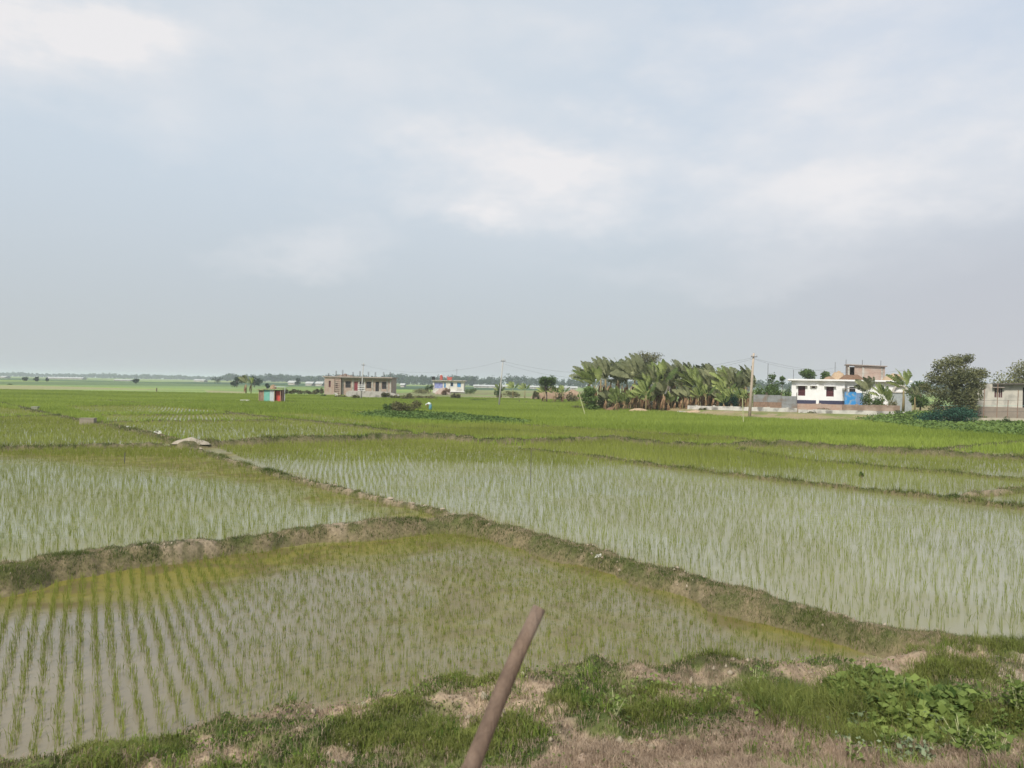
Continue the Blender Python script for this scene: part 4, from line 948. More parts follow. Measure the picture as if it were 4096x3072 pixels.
for px, pt in ((1310, 1492), (1340, 1483), (1366, 1480), (1408, 1488), (1436, 1484), (1470, 1487), (1498, 1488), (1531, 1488), (1558, 1487)):
    rb = MB()
    for a, b_ in ((-.12, 0), (.12, .02), (0, .2)): rb.tube([(fx(px)+a, d+1+b_, zr+.2), (fx(px)+a*1.1, d+1+b_, fz(px, pt))], .035, 5)
    rb.build('rebar', m_steel, t)
# concrete apron before it
xa, xb = fx(1380)*.85, fx(1568)*.86; dd = 160
t = thing('concrete_apron', 'bare grey plastered retaining wall in front of the brick building', 'wall', ((xa+xb)/2, dd, 0))
mb = MB(); pr = [(xa, 0), (xa, 1.0), (xa+.6, 1.55), (xb-.8, 1.45), (xb+1.5, .9), (xb+2.2, 0)]
i0 = 0; fr_ = [(p[0], dd, p[1]) for p in pr]; bk = [(p[0], dd+.5, p[1]) for p in pr]
mb.v = fr_+bk; n_ = len(pr); mb.f = [tuple(range(n_)), tuple(range(2*n_-1, n_-1, -1))]+[(i, i+n_, (i+1) % n_+n_, (i+1) % n_) for i in range(n_)]
mb.build('retaining_wall', m_conc, t)

# tin shed
d = 117.; fx, fz = XZ(d); t = thing('tin_shed', 'small patched tin shed with teal, white and red panels', 'shed', (fx(1080), d, 0))
a0, a1 = fx(1036), fx(1124); zt = 2.15
mb = MB(); mb.box(a0, fx(1056), d, d+.04, 0, zt-.25); mb.box(a0, a0+.04, d+.04, d+2.2, 0, zt-.25); mb.box(a0+.04, a1-.04, d+2.2, d+2.24, 0, zt-.2); mb.box(a1-.04, a1, d+.6, d+2.2, 0, zt-.1)
mb.build('wall', m_rust, t)
def corr(x0, x1, y, z0, z1, n=14, dep=.03):
    m_ = MB()
    for k in range(n):
        u0 = x0+(x1-x0)*k/n; u1 = x0+(x1-x0)*(k+1)/n; um = (u0+u1)/2
        m_.poly([(u0, y, z0), (um, y-dep, z0), (um, y-dep, z1), (u0, y, z1)]); m_.poly([(um, y-dep, z0), (u1, y, z0), (u1, y, z1), (um, y-dep, z1)])
    m_.box(x0, x1, y+.004, y+.02, z0, z1)
    return m_
corr(fx(1057), fx(1080), d-.02, .02, zt-.15).build('panel', m_tealS, t)['label'] = 'teal corrugated panel'
corr(fx(1080)+.01, fx(1097), d-.02, .02, zt-.15, 9).build('panel', m_tinl, t)['label'] = 'pale corrugated panel'
MB().box(fx(1100), fx(1121), d+.5, d+.53, .15, zt-.35).build('curtain', m_redcl, t)
for px in (1037, 1056, 1099, 1123): MB().tube([(fx(px), d-.05, -.1), (fx(px), d-.05, zt-.08)], .05, 6).build('post', m_bam, t)
MB().box(fx(1030), fx(1130), d-.4, d+2.5, zt-.06, zt, Matrix.Rotation(R(-2.5), 3, 'Y')).build('roof', m_rust, t)
mb = MB(); mb.box(fx(1095), fx(1140), d+.3, d+2.1, zt+.28, zt+.33); mb.tube([(fx(1137), d+.4, 0), (fx(1137), d+.4, zt+.28)], .04); mb.build('awning', m_tinl, t)
hb = MB(); 
for k in range(26): a = random.random()*6.28; q = random.random()*.4; hb.box(fx(1085)+math.cos(a)*q-.15, fx(1085)+math.cos(a)*q+.15, d+1+math.sin(a)*q-.15, d+1+math.sin(a)*q+.15, zt, zt+.15+.75*(.5-q)+.1*random.random(), Matrix.Rotation(random.random(), 3, 'Z'))
tag(hb.build('straw_bundle', m_straw), 'bundle of straw lying on the tin shed roof', 'straw bundle')
def slab(name, label, px, py, d, w, h, mat, dep=.5, cat_='block', rz=.1):
    x, _, z = W(px, py, d); m_ = MB(); m_.box(-w/2, w/2, -dep/2, dep/2, 0, h); m_.box(-w/2-.03, w/2+.03, -dep/2-.03, dep/2+.03, h, h+.05)
    o = m_.build(name, mat, off=(0, 0, 0), bevel=.02); o.location = (x, d, max(0, z)); o.rotation_euler.z = rz; return tag(o, label, cat_)
slab('pale_slab', 'pale slab on the bund left of the tin shed', 980, 1607, 117, 1.3, .25, m_plast)
t_ = slab('concrete_box', 'weathered grey concrete water box on the left bund', 352, 1700, 56, 1.0, .46, M_('mud_concrete', (.30, .26, .20), (.22, .19, .14), .9, 3, .3), .5)
slab('concrete_box', 'small concrete block farther along the left bund', 141, 1643, 77, .62, .38, M_('moss_concrete', (.30, .30, .22), (.22, .23, .15), .9, 3), .4)

# small white house
d = 258.; fx, fz = XZ(d); t = thing('white_house', 'small whitewashed house with red tanks on its flat roof', 'house', (fx(1790), d, 0))
x0, x1 = fx(1731), fx(1855); zr = 4.15
op = ops([(1738, 1771, 1530, 1553), (1777, 1783, 1530, 1556), (1803, 1812, 1531, 1544), (1829, 1843, 1531, 1548)], 0)
mb = MB(); mb.wall(x0, x1, 0, zr, d, d+.25, op); mb.box(x0, x0+.25, d+.25, d+7, 0, zr); mb.box(x1-.25, x1, d+.25, d+7, 0, zr); mb.box(x0+.25, x1-.25, d+6.75, d+7, 0, zr); mb.build('wall', m_plaster if False else M_('whitewash', (.66, .63, .56), (.55, .52, .46), .9, 1.2, c3=(.40, .38, .34), s3=.5), t)
MB().box(x0-.3, x1+.9, d-.8, d+7.3, zr, zr+.25).build('roof', m_conc, t)
MB().box(fx(1800), x1+.4, d-.5, d-.003, .55, .75).build('ledge', m_white, t)
for o_, mt_ in zip(op, (m_curt, m_bluew, m_dark, m_bluew)):
    w_ = MB().box(o_[0], o_[1], d+.12, d+.16, o_[2], o_[3]).build('window' if mt_ is not op else 'door', mt_, t)
    g = MB(); q = .08
    g.box(o_[0]-q, o_[0], d-.05, d-.003, o_[2]-q, o_[3]+q); g.box(o_[1], o_[1]+q, d-.05, d-.003, o_[2]-q, o_[3]+q); g.box(o_[0], o_[1], d-.05, d-.003, o_[3], o_[3]+q); g.box(o_[0], o_[1], d-.05, d-.003, o_[2]-q, o_[2])
    g.build('frame', m_bluew if mt_ is m_dark else m_plaster, w_, off=t.location)
zt = zr+.25
def tank(name, label, px, w, h, mat, d_, base=zt):
    o = MB(); r_ = w/2; o.tube([(0, 0, 0), (0, 0, h*.06), (0, 0, h*.3), (0, 0, h*.32), (0, 0, h*.6), (0, 0, h*.62), (0, 0, h*.82), (0, 0, h*.93), (0, 0, h*.94), (0, 0, h)], [r_*.95, r_, r_, r_*.96, r_, r_*.96, r_, r_*.5, r_*.3, r_*.3], 20)
    ob = o.build(name, mat, off=(0, 0, 0), smooth=False); ob.location = ((px-2048)/F*d_, d_, base); return tag(ob, label, 'water tank')
tank('water_tank', 'tall brick red water tank on the small white house roof', 1765, 1.0, 1.75, m_red, d+2)
lid = MB().tube([(0, 0, 0), (0, 0, .18)], .42, 16).build('tank_cover', m_white, off=(0, 0, 0)); lid.location = (fx(1765)*(d+2)/d, d+2, zt+1.76); tag(lid, 'white cover on top of the tall red tank', 'cover')
mb = MB(); mb.box(0, 1.5, 0, 1, .0, 1.0); mb.box(-.25, .3, .2, .8, .85, 1.25, Matrix.Rotation(.5, 3, 'Y')); mb.box(1.1, 1.7, .2, .8, .7, 1.05)
o = mb.build('red_crate_stack', m_red, off=(0, 0, 0), bevel=.05); o.location = (fx(1787), d+2, zt); tag(o, 'wide red box with flaps on the small white house roof', 'box')
mb = MB(); mb.wall(0, 1.0, 0, 1.15, 0, .15, [(.3, .7, .55, .9)]); mb.box(0, .12, .15, 1, 0, 1.15); mb.box(.88, 1, .15, 1, 0, 1.15); mb.box(.12, .88, .85, 1, 0, 1.15)
o = mb.build('parapet_block', m_dark, off=(0, 0, 0)); o.location = (fx(1727), d+.3, zt); tag(o, 'dark hollow block at the left roof corner of the small white house', 'block')
mb = MB(); mb.tube([(0, 0, 0), (0, 0, 3.9)], .04); mb.box(-.3, .3, -.03, .03, 3.6, 3.66); o = mb.build('roof_antenna', m_steel, off=(0, 0, 0)); o.location = (fx(1824), d+3, zt); tag(o, 'thin antenna mast on the small white house roof', 'antenna')

# homestead: boundary walls
def wallthing(name, label, px0, px1, py_top, py_bot, d0, d1, mat, th=.18, posts=0, cap=None):
    xa = (px0-2048)/F*d0; xb = (px1-2048)/F*d1
    za = H+d0*(sr*(px0-2048)/F-(py_top-1536)/F); zb_ = H+d1*(sr*(px1-2048)/F-(py_top-1536)/F)
    base = -.2; L_ = math.hypot(xb-xa, d1-d0); ang = math.atan2(d1-d0, xb-xa); h = (za+zb_)/2
    t = thing(name, label, 'wall', (xa, d0, 0), None, ang)
    n = max(2, int(L_/1.6)); m_ = MB()
    tops = [h+random.uniform(-.03, .03) for _ in range(n)]
    for k in range(n):
        m_.box(L_*k/n, L_*(k+1)/n, -th/2, th/2, base, tops[k])
    m_.build('wall_panel', mat, t, off=(0, 0, 0))
    for k in range(posts):
        u_ = L_*(k+.5)/posts; MB().box(u_-.14, u_+.14, -th/2-.05, th/2+.05, base, h+.08).build('pier', mat, t, off=(0, 0, 0))
    return t
m_stain = M_('stained_wall', (.56, .53, .48), (.42, .40, .36), .9, 1.2, .1, c3=(.20, .19, .17), s3=.9)
wallthing('low_wall', 'long low whitewashed wall stained black, in front of the banana grove', 2752, 3190, 1627, 1655, 103.5, 98, m_stain, .2, 6)
wallthing('wall_footing', 'short broken wall footing at the left end of the low wall', 2712, 2790, 1645, 1655, 101.5, 101, m_stain, .3)
wallthing('brick_boundary_wall', 'rough brick boundary wall in front of the white house', 3192, 3370, 1616, 1650, 99.5, 98.5, m_brick2, .25, 1)
wallthing('brown_boundary_wall', 'darker brown boundary wall running right from the brick one', 3372, 3600, 1620, 1655, 98, 97, M_('muddy_brick', (.28, .20, .15), (.20, .15, .11), .9, 2, .3, c3=(.36, .28, .22)), .25, 2)
wallthing('low_curb', 'crumbling pale concrete base course below the brick walls', 3195, 3620, 1642, 1665, 96.5, 93, m_stain, .35)
wallthing('low_curb', 'pale broken concrete curb before the right hand house', 3690, 4300, 1672, 1690, 86.5, 83, M_('pale_curb', (.48, .43, .33), (.38, .34, .26), .9, 1.5, c3=(.2, .2, .12)), .3)
# tin sheet fence
d = 103.; fx, fz = XZ(d); t = thing('tin_fence', 'grey corrugated tin fence beside the tall pole', 'fence', (fx(3100), d, .2))
mb = MB()
for a, b_, p in ((3015, 3072, 1578), (3073, 3127, 1580), (3128, 3188, 1584)):
    c = corr(fx(a), fx(b_), d+random.uniform(-.04, .04), .3, fz(a, p), 16); c.build('sheet', m_tin, t)
    c = corr(fx(a), fx(b_), d-.05, .3, fz(a, p)-.95, 16)
    c.build('sheet', m_rust if a < 3100 else m_tin, t)
for px in (3014, 3066, 3070, 3126, 3189): MB().box(fx(px)-.04, fx(px)+.04, d+.06, d+.12, .0, fz(px, 1570)).build('post', m_trunk, t)

# white house
d = 113.; fx, fz = XZ(d); zg = 1.35; t = thing('white_bungalow', 'long white bungalow with navy skirting and maroon windows', 'house', (fx(3270), d, zg))
zr = 4.75; x0, x1 = fx(3165), fx(3378)
op = ops([(3192, 3221, 1544, 1583), (3248, 3260, 1545, 1552), (3305, 3335, 1547, 1586)], 0)
mb = MB(); mb.wall(x0, x1, zg-1, zr, d, d+.25, op); mb.box(x0, x0+.25, d+.25, d+11, zg-1, zr); mb.box(x0+.25, fx(3610), d+10.75, d+11, zg-1, zr)
x2 = fx(3612)
op3 = ops([(3398, 3422, 1548, 1575), (3572, 3600, 1543, 1572)], 0)
mb.box(x1-.25, x1, d+.25, d+1.5, zg-1, zr); mb.wall(x1, x2, zg-1, zr, d+1.25, d+1.5, op3); mb.box(x2-.25, x2, d+1.5, d+10.75, zg-1, zr)
mb.build('wall', m_white, t)
mb = MB(); mb.box(x0-.6, x1+.4, d-.7, d+11.5, zr, zr+.22); mb.box(x1+.4, x2+.9, d+.5, d+11.5, zr-.002, zr+.218); mb.build('roof', m_white, t)
mb = MB(); mb.box(x0, fx(3265), d-.04, d-.003, zg, zg+.55); mb.box(fx(3277), x1, d-.04, d-.003, zg, zg+.55); mb.build('skirting', m_navy, t)
MB().box(x0-.1, x1+.1, d-.25, d-.05, zg-1, zg-.03).build('plinth', m_brick2, t)
MB().box(fx(3266), fx(3276), d-.14, d-.003, zg, zr-.003).build('pilaster', m_white, t)
for k, o_ in enumerate(op):
    w_ = MB().box(o_[0], o_[1], d+.16, d+.2, o_[2], o_[3]).build('window', m_maroon, t)
    g = MB(); nb_ = 6 if k != 1 else 2
    for j in range(nb_+1): u_ = o_[0]+(o_[1]-o_[0])*j/nb_; g.box(u_-.02, u_+.02, d+.1, d+.13, o_[2], o_[3])
    for j in range(4): u_ = o_[2]+(o_[3]-o_[2])*j/3; g.box(o_[0], o_[1], d+.07, d+.097, u_-.02, u_+.02)
    g.build('grille', m_maroon, w_, off=t.location)
    MB().box(o_[0]-.3, o_[1]+.3, d-.5, d-.003, o_[3]+.05, o_[3]+.15).build('sunshade', m_white, t)
for o_ in op3: MB().box(o_[0], o_[1], d+1.4, d+1.44, o_[2], o_[3]).build('window', m_dark if o_ is op3[0] else m_white, t)
ar = MB(); ax = fx(3594); az_ = fz(3594, 1567)
for k in range(12):
    a = math.pi*k/12; b_ = math.pi*(k+1)/12
    for r_ in (1.0,):
        p = [(ax+math.cos(a)*.85, az_+math.sin(a)*.85), (ax+math.cos(a)*1.1, az_+math.sin(a)*1.1), (ax+math.cos(b_)*1.1, az_+math.sin(b_)*1.1), (ax+math.cos(b_)*.85, az_+math.sin(b_)*.85)]
        i0 = len(ar.v); ar.v += [(q[0], d+.9, q[1]) for q in p]+[(q[0], d+1.2, q[1]) for q in p]
        ar.f += [(i0, i0+1, i0+2, i0+3), (i0+4, i0+7, i0+6, i0+5), (i0+1, i0+5, i0+6, i0+2), (i0, i0+3, i0+7, i0+4)]
ar.box(ax-1.5, ax+1.6, d+.8, d+1.24, az_-.12, az_-.003); ar.build('arch', m_plaster, t)
MB().box(ax-1.6, ax+1.6, d+.95, d+1.24, zg-.8, az_-.14).build('veranda_wall', M_('dim_paint', (.34, .37, .36), (.28, .3, .3), .8), t)
# stair tower on the roof
dt = d+5; g1 = lambda px: (px-2048)/F*dt-1.9
rz_ = zr+.22
mb = MB(); sa, sb = g1(3390), g1(3533); st = H+dt*(sr*1350/F+(1536-1461)/F)
opn = [(g1(3393), g1(3416), rz_, st-.15)]
mb.wall(sa, g1(3452), rz_, st, dt, dt+.2, opn); mb.box(sa, sa+.2, dt+.2, dt+4, rz_, st-.05)
mb.wall(g1(3452), sb, rz_, st-.22, dt+.0, dt+.2, []); mb.box(sb-.2, sb, dt+.2, dt+4, rz_, st-.22); mb.box(sa+.2, sb-.2, dt+3.8, dt+4, rz_, st-.22)
mb.build('stair_tower', m_brick, t)
mb = MB()
for px in (3390, 3446, 3518): mb.box(g1(px), g1(px)+.3, dt-.05, dt-.003, rz_, st-.3)
mb.build('tower_column', m_conc, t)
MB().box(sa-.3, sb+.3, dt-.4, dt+4.4, st-.12, st, Matrix.Rotation(R(2.3), 3, 'Y')).build('tower_roof', m_slab, t)
for px, pt, dd_ in ((3386, 1440, dt+.5), (3450, 1442, dt+2), (3520, 1446, dt+1), (3345, 1450, dt+3), (3175, 1478, dt-2), (3072, 1455, 118)):
    x, _, z = W(px, pt, dd_); b0 = rz_-.1 if px > 3160 else .2
    o = MB().tube([(0, 0, 0), (.02, 0, z-b0)], .035, 5).build('roof_rod', m_steel, off=(0, 0, 0)); o.location = (x, dd_, b0)
    tag(o, {3386: 'steel rod at the left edge of the brick stair tower', 3450: 'steel rod over the middle of the brick stair tower', 3520: 'steel rod over the right of the brick stair tower', 3345: 'steel rod behind the straw on the white roof', 3175: 'steel rod at the left end of the white roof', 3072: 'bamboo mast standing in the slender layered tree'}[px], 'rod')
# straw on the roof
def heap(name, label, px, w, dep, h, d_, z, mat, cat_='straw heap', seed=1):
    n1_, n2_ = 22, 14; V = []
    rx = np.linspace(-1, 1, n1_); ry = np.linspace(-1, 1, n2_); gx, gy = np.meshgrid(rx, ry); rr_ = np.sqrt(gx**2+gy**2)
    zz_ = h*np.clip(1-rr_**2.6, 0, 1)*(.65+.7*fbm(gx*2.2+seed, gy*2.2, seed, 4))-.03; q = np.clip(rr_, 1, None)
    gx = gx/q; gy = gy/q
    Vv = np.stack([gx.ravel()*w/2, gy.ravel()*dep/2, zz_.ravel()], 1)
    i = np.arange((n2_-1)*(n1_-1)); a = (i//(n1_-1))*n1_+i % (n1_-1); Qq = np.stack([a, a+1, a+n1_+1, a+n1_], 1)
    o = link(name, mesh_np(name, Vv, Qq, mat, smooth=True)); o.location = ((px-2048)/F*d_, d_, z); return tag(o, label, cat_)
heap('straw_heap', 'dark brown straw heap on the white roof before the stair tower', 3405, 3.6, 2.5, .85, d+2.0, rz_, m_strawd, seed=3)
heap('straw_heap', 'golden straw heap on the right of the white roof', 3566, 3.2, 2.6, 1.05, d+3, rz_, m_straw, seed=5)
heap('straw_heap', 'light straw pile leaning left of the stair tower', 3355, 2.4, 2.4, 1.25, d+5.0, rz_, m_straw, seed=7)
heap('straw_heap', 'reddish brick coloured heap on the left of the white roof', 3318, 1.6, 1.6, .5, d+2, rz_, m_earthr, 'heap', 9)
# blue enclosure
d2 = 109.; g2 = lambda px: (px-2048)/F*d2; t = thing('blue_enclosure', 'blue sheet washroom enclosure beside the white bungalow', 'enclosure', (g2(3415), d2, .8))
z1 = H+d2*(sr*1370/F-(1567-1536)/F); mb = MB()
mb.build if False else None
corr(g2(3383), g2(3425), d2, .9, z1, 12, .04).build('sheet', m_blue, t)
corr(g2(3425)+.01, g2(3450), d2-.05, .9, z1-.15, 8, .04).build('sheet', M_('faded_blue', (.10, .24, .46), (.24, .30, .42), .5, 2), t)
MB().box(g2(3383), g2(3383)+.04, d2+.05, d2+2, .9, z1).build('side_sheet', m_blue, t)
MB().box(g2(3376), g2(3470), d2-.5, d2+2.4, z1+.42, z1+.5).build('canopy', m_tin, t)
for px in (3385, 3449): MB().tube([(g2(px), d2+.3, .7), (g2(px), d2+.3, z1+.42)], .05, 6).build('post', m_bam, t)

def swing(pivot, ang, sx, objs, back=0):
    c_, s_ = math.cos(ang), math.sin(ang)
    for o_ in objs:
        lx, ly = (o_.location.x-pivot.x)*sx, o_.location.y-pivot.y
        lx += ly*s_/c_*back
        o_.location.x = pivot.x+lx*c_-ly*s_; o_.location.y = pivot.y+lx*s_+ly*c_; o_.rotation_euler.z += ang
hb_ = bpy.data.objects['white_bungalow']; hb_.rotation_euler.z = -R(20); hb_.scale.x = .93
swing(hb_.location, -R(20), .93, [o_ for o_ in col.objects if o_.parent is None and ((o_.name.startswith('straw_heap') or o_.name.startswith('roof_rod') or 'reddish brick coloured heap' in str(o_.get('label'))) and 'mast' not in o_['label'])], 1)
t.rotation_euler.z = -R(20)
# right hand house
d = 89.; fx, fz = XZ(d); zg = .5; t = thing('weathered_house', 'weathered cream plaster house with one dark window at the right edge', 'house', (fx(4000), d, zg))
x0, x1 = fx(3907), fx(4330); zr = fz(3950, 1536)+.05; op = ops([(3978, 4010, 1553, 1590), (4090, 4120, 1550, 1630)], 0); zm = fz(4000, 1628)
m_cream = M_('cream_plaster', (.56, .52, .44), (.46, .43, .37), .9, 1.0, .1, c3=(.33, .31, .27), s3=.5)
mb = MB(); mb.wall(x0, x1, zm, zr, d, d+.25, op); mb.box(x0, x0+.25, d+.25, d+8, zm, zr); mb.box(x0+.25, x1, d+7.75, d+8, zm, zr)
mb.build('wall', m_cream, t)
MB().box(x0-.04, x1, d-.06, d+8.05, zg-.6, zm-.003).build('plinth', M_('mud_plinth', (.30, .25, .20), (.24, .2, .16), .9, 1.5), t)
mb = MB(); mb.box(x0+1.8, x1+.5, d-.7, d+8.4, zr+.003, zr+.13, Matrix.Rotation(R(-1), 3, 'Y')); mb.build('roof', M_('aged_roof', (.15, .13, .11), (.09, .08, .07)), t)
o_ = op[0]; w_ = MB().box(o_[0], o_[1], d+.15, d+.2, o_[2], o_[3]).build('window', m_maroon, t)
g = MB()
for j in range(5): u_ = o_[0]+(o_[1]-o_[0])*j/4; g.box(u_-.03, u_+.03, d+.08, d+.13, o_[2], o_[3])
g.build('grille', m_plaster, w_, off=t.location)
MB().box(o_[0]-.25, o_[1]+.2, d-.45, d-.003, o_[3]+.05, o_[3]+.14).build('sunshade', m_slab, t)
MB().box(op[1][0], op[1][1], d+.15, d+.2, op[1][2], op[1][3]).build('door', m_dark, t)
# bay left of it, coloured near black for the shade under the tree
xa = fx(3878); t2 = thing('painted_shade_bay', 'near black bay standing for the dark shade under the large tree, beside the weathered house', 'shed', (xa, d+.5, zg))
zt2 = fz(3880, 1545)
mb = MB(); mb.box(xa, x0-.05, d+3.5, d+3.6, zg-.5, zt2-.1); mb.box(xa, xa+.08, d+.6, d+3.5, zg-.5, zt2-.1); mb.build('wall', M_('painted_shade_wall', (.07, .055, .045), (.05, .04, .035), .9), t2)
MB().box(xa-.05, x0-.06, d+.4, d+4, zt2-.08, zt2).build('roof', M_('painted_shade_roof', (.06, .05, .045)), t2)
for px in (3881, 3900): MB().tube([(fx(px), d+.55, zg-.4), (fx(px), d+.55, zt2-.08)], .06, 6).build('post', m_bam, t2)
hw_ = bpy.data.objects['weathered_house']; hw_.rotation_euler.z = -R(25); hw_.scale.x = .855
swing(hw_.location, -R(25), .855, [t2]); t2.scale.x = .855
# net fence
d = 85.; fx, fz = XZ(d); t = thing('wire_fence', 'thin pole and wire fence before the weathered house', 'fence', (fx(3990), d, 0))
for px, pt in ((3935, 1555), (3988, 1535), (4030, 1600), (4070, 1560), (4150, 1560)): MB().tube([(fx(px), d, -.1), (fx(px)+.1, d, fz(px, pt))], .045, 6).build('post', m_rust, t)
for py in (1600, 1622, 1646): MB().tube([(fx(3760), d, fz(3760, py)), (fx(3935), d, fz(3935, py)-.05), (fx(4150), d, fz(4150, py))], .012, 4).build('wire', m_tealS if py == 1622 else m_wire, t)
# tin house inside the grove
d = 122.; fx, fz = XZ(d); t = thing('tin_house', 'tin house with a green roof half hidden in the banana grove', 'house', (fx(2650), d, .1))
xa, xb = fx(2605), fx(2700); ze = fz(2640, 1512); zp = fz(2640, 1478)
mb = MB(); mb.box(xa, xb, d, d+.1, .1, ze); mb.box(xa, xa+.1, d+.1, d+5, .1, ze); mb.box(xb-.1, xb, d+.1, d+5, .1, ze); mb.build('wall', m_tin, t)
mb = MB(); mb.poly([(xa-.4, d-.4, ze-.05), (xb+.4, d-.4, ze-.05), (xb+.4, d+2.5, zp), (xa-.4, d+2.5, zp)]); mb.poly([(xa-.4, d+2.5, zp), (xb+.4, d+2.5, zp), (xb+.4, d+5.4, ze-.05), (xa-.4, d+5.4, ze-.05)])
o = mb.build('roof', m_groof, t); sm = o.modifiers.new('solid', 'SOLIDIFY'); sm.thickness = .05

# far white sheds
for (a, b_, py, hh, d, lb) in [(185, 328, 1513, 3.2, 900, 'long white shed on the far plain at left'), (455, 520, 1518, 2, 700, 'faint pale shed on the plain'), (775, 815, 1515, 3.5, 800, 'pale shed behind the far tree group'),
        (1152, 1180, 1521, 4, 560, 'small white building far behind the tin shed'), (1222, 1248, 1527, 3.5, 520, 'white rounded shed left of the brick building'), (1262, 1288, 1527, 3.8, 500, 'white domed shed touching the brick building outline'),
        (1602, 1616, 1530, 3.5, 520, 'small white hut between the brick building and the white house'), (1895, 2040, 1541, 3.2, 620, 'long white polythene shed left of the leaning pole'), (2120, 2310, 1546, 3.2, 600, 'long cream shed behind the papaya like tree'), (0, 20, 1505, 3, 900, 'pale shed at the left frame edge')]:
    hh *= .75; xa = (a-2048)/F*d; xb = (b_-2048)/F*d; t = thing('far_shed', lb, 'shed', ((xa+xb)/2, d, 0))
    mb = MB(); mb.box(xa, xb, d, d+10, 0, hh*.55); mb.build('wall', m_plaster, t)
    mb = MB(); e = .4; zz = hh*.55+.003
    n_ = 7; ring = [(d-e+(10+2*e)*k/(n_-1), zz+hh*.5*math.sin(math.pi*k/(n_-1))) for k in range(n_)]
    for k in range(n_-1): mb.poly([(xa-e, *ring[k]), (xb+e, *ring[k]), (xb+e, *ring[k+1]), (xa-e, *ring[k+1])])
    mb.poly([(xa-e, *r_) for r_ in ring]); mb.poly([(xb+e, *r_) for r_ in ring[::-1]]); mb.build('roof', m_shed, t)

# ------------------------------------------------------------------ poles, cables, sticks
def pole(label, bx, by, tx, ty, mat, rb=.17, rt=.1, rack=False, base=0.):
    x, y, _ = P(bx, by, base); z = H+y*raydir(tx, ty).z; x2 = y*raydir(tx, ty).x
    t = thing('utility_pole', label, 'utility pole', (x, y, base)); q = x2-x
    MB().tube([(0, 0, -.5), (q*.5, 0, (z-base)*.5), (q, 0, z-base)], [rb, (rb+rt)/2, rt], 8).build('shaft', mat, t, off=(0, 0, 0), smooth=True)
    MB().box(q-.35, q+.35, -rt-.1, -rt-.02, z-base-.45, z-base-.37).build('crossarm', m_steel, t, off=(0, 0, 0))
    for s_ in (-.3, 0, .3): MB().tube([(q+s_, -rt-.06, z-base-.37), (q+s_, -rt-.06, z-base-.2)], [.05, .03], 6).build('insulator', m_conc, t, off=(0, 0, 0))
    if rack:
        for k in range(4): MB().box(-.75+q*.3, .75+q*.3, -.3, -.22, 1.75+k*.33, 1.85+k*.33).build('rack_bar', m_white, t, off=(0, 0, 0))
    return Vector((x2, y, z))
p1 = pole('pale concrete pole with white rack bars before the brick building', 1444, 1598, 1454, 1452, m_pole2, .16, .07, True)
p2 = pole('leaning pale pole in the green field right of the small white house', 1995, 1625, 2013, 1434, m_pole2, .14, .07)
p3 = pole('tall tan pole by the low wall at the right end of the grove', 2997, 1672, 3015, 1413, m_pole, .19, .11, base=.1)
p4 = pole('short white pole standing behind the papaya like tree', 2163, 1576, 2167, 1525, m_white, .12, .08)
def cable(label, a, b, sag, r_=.008):
    pts = [a.lerp(b, k/16)-Vector((0, 0, sag*4*(k/16)*(1-k/16))) for k in range(17)]
    o = MB().tube(pts, r_, 4).build('power_cable', m_wire, off=tuple(pts[0])); o.location = pts[0]; tag(o, label, 'cable')
roofp = Vector((fx(3345), 115, 6.5))
cable('cable sagging from the leaning pole toward the brick building pole', p2-Vector((0, 0, .4)), p1-Vector((0, 0, .4)), 1.6)
cable('cable running right from the leaning pole to the tan pole', p2-Vector((0, 0, .45)), p3-Vector((0, 0, .5)), 1.9)
cable('lower cable running left from the tan pole into the grove', p3-Vector((.2, 0, .7)), p2-Vector((0, 0, .8)), 2.4)
cable('cable running right from the tan pole over the white bungalow', p3-Vector((0, 0, .6)), Vector(W(3620, 1480, 118)), 1.0)
cable('lower cable from the tan pole to the stair tower', p3-Vector((0, 0, .65)), Vector(W(3345, 1470, 121)), .8)
# stick in the foreground
a = Vector(W(2155, 2432, 2.55)); b = Vector(W(1872, 3085, 2.35)); dirn = (b-a).normalized(); c = b+dirn*.75
pts = [c.lerp(a, k/10)+Vector((math.sin(k*1.3)*.004, math.cos(k*1.7)*.003, 0)) for k in range(11)]
o = MB().tube(pts, [.0315, .0305, .031, .0298, .0285, .0288, .0272, .0258, .0262, .0238, .0225], 18).build('wooden_stick', m_stick, off=tuple(c), smooth=True); o.location = c
tag(o, 'brown wooden stick leaning up close to the camera at the bottom', 'stick')
def stake(label, bx, by, tx, ty, r_, mat, base=0.):
    x, y, _ = P(bx, by, base); v = raydir(tx, ty); q = Vector((v.x*y-x, 0, H+v.z*y-base))
    mb = MB(); n = max(4, int(q.length/.4)); pts = [q*(k/n)-(Vector((0, 0, .1)) if k == 0 else Vector((0, 0, 0))) for k in range(n+1)]
    mb.tube(pts, [r_*(1-.3*k/n)*(1.0 if k % 2 else 1.1) for k in range(n+1)], 7); o = mb.build('bamboo_stake', mat, off=(0, 0, 0)); o.location = (x, y, base); tag(o, label, 'stake')
stake('thin dark stick standing in the big flooded paddy', 2122, 1938, 2125, 1800, .012, m_steel)
stake('thin dark stick standing in the left paddy', 497, 1856, 500, 1810, .02, m_steel)
stake('pale green stake leaning left of the grove in the green field', 2341, 1662, 2314, 1567, .06, m_bamg)
stake('pale green stake in the field below the tall tan pole', 2974, 1696, 2970, 1592, .05, m_bamg)
stake('tan bamboo pole leaning against the left end of the low wall', 2755, 1645, 2789, 1510, .07, m_bam)
stake('short dark post in the far left green field', 626, 1567, 627, 1551, .16, m_trunk)
stake('short dark post on the far bund beyond the leaning pole', 2076, 1611, 2077, 1601, .12, m_trunk)
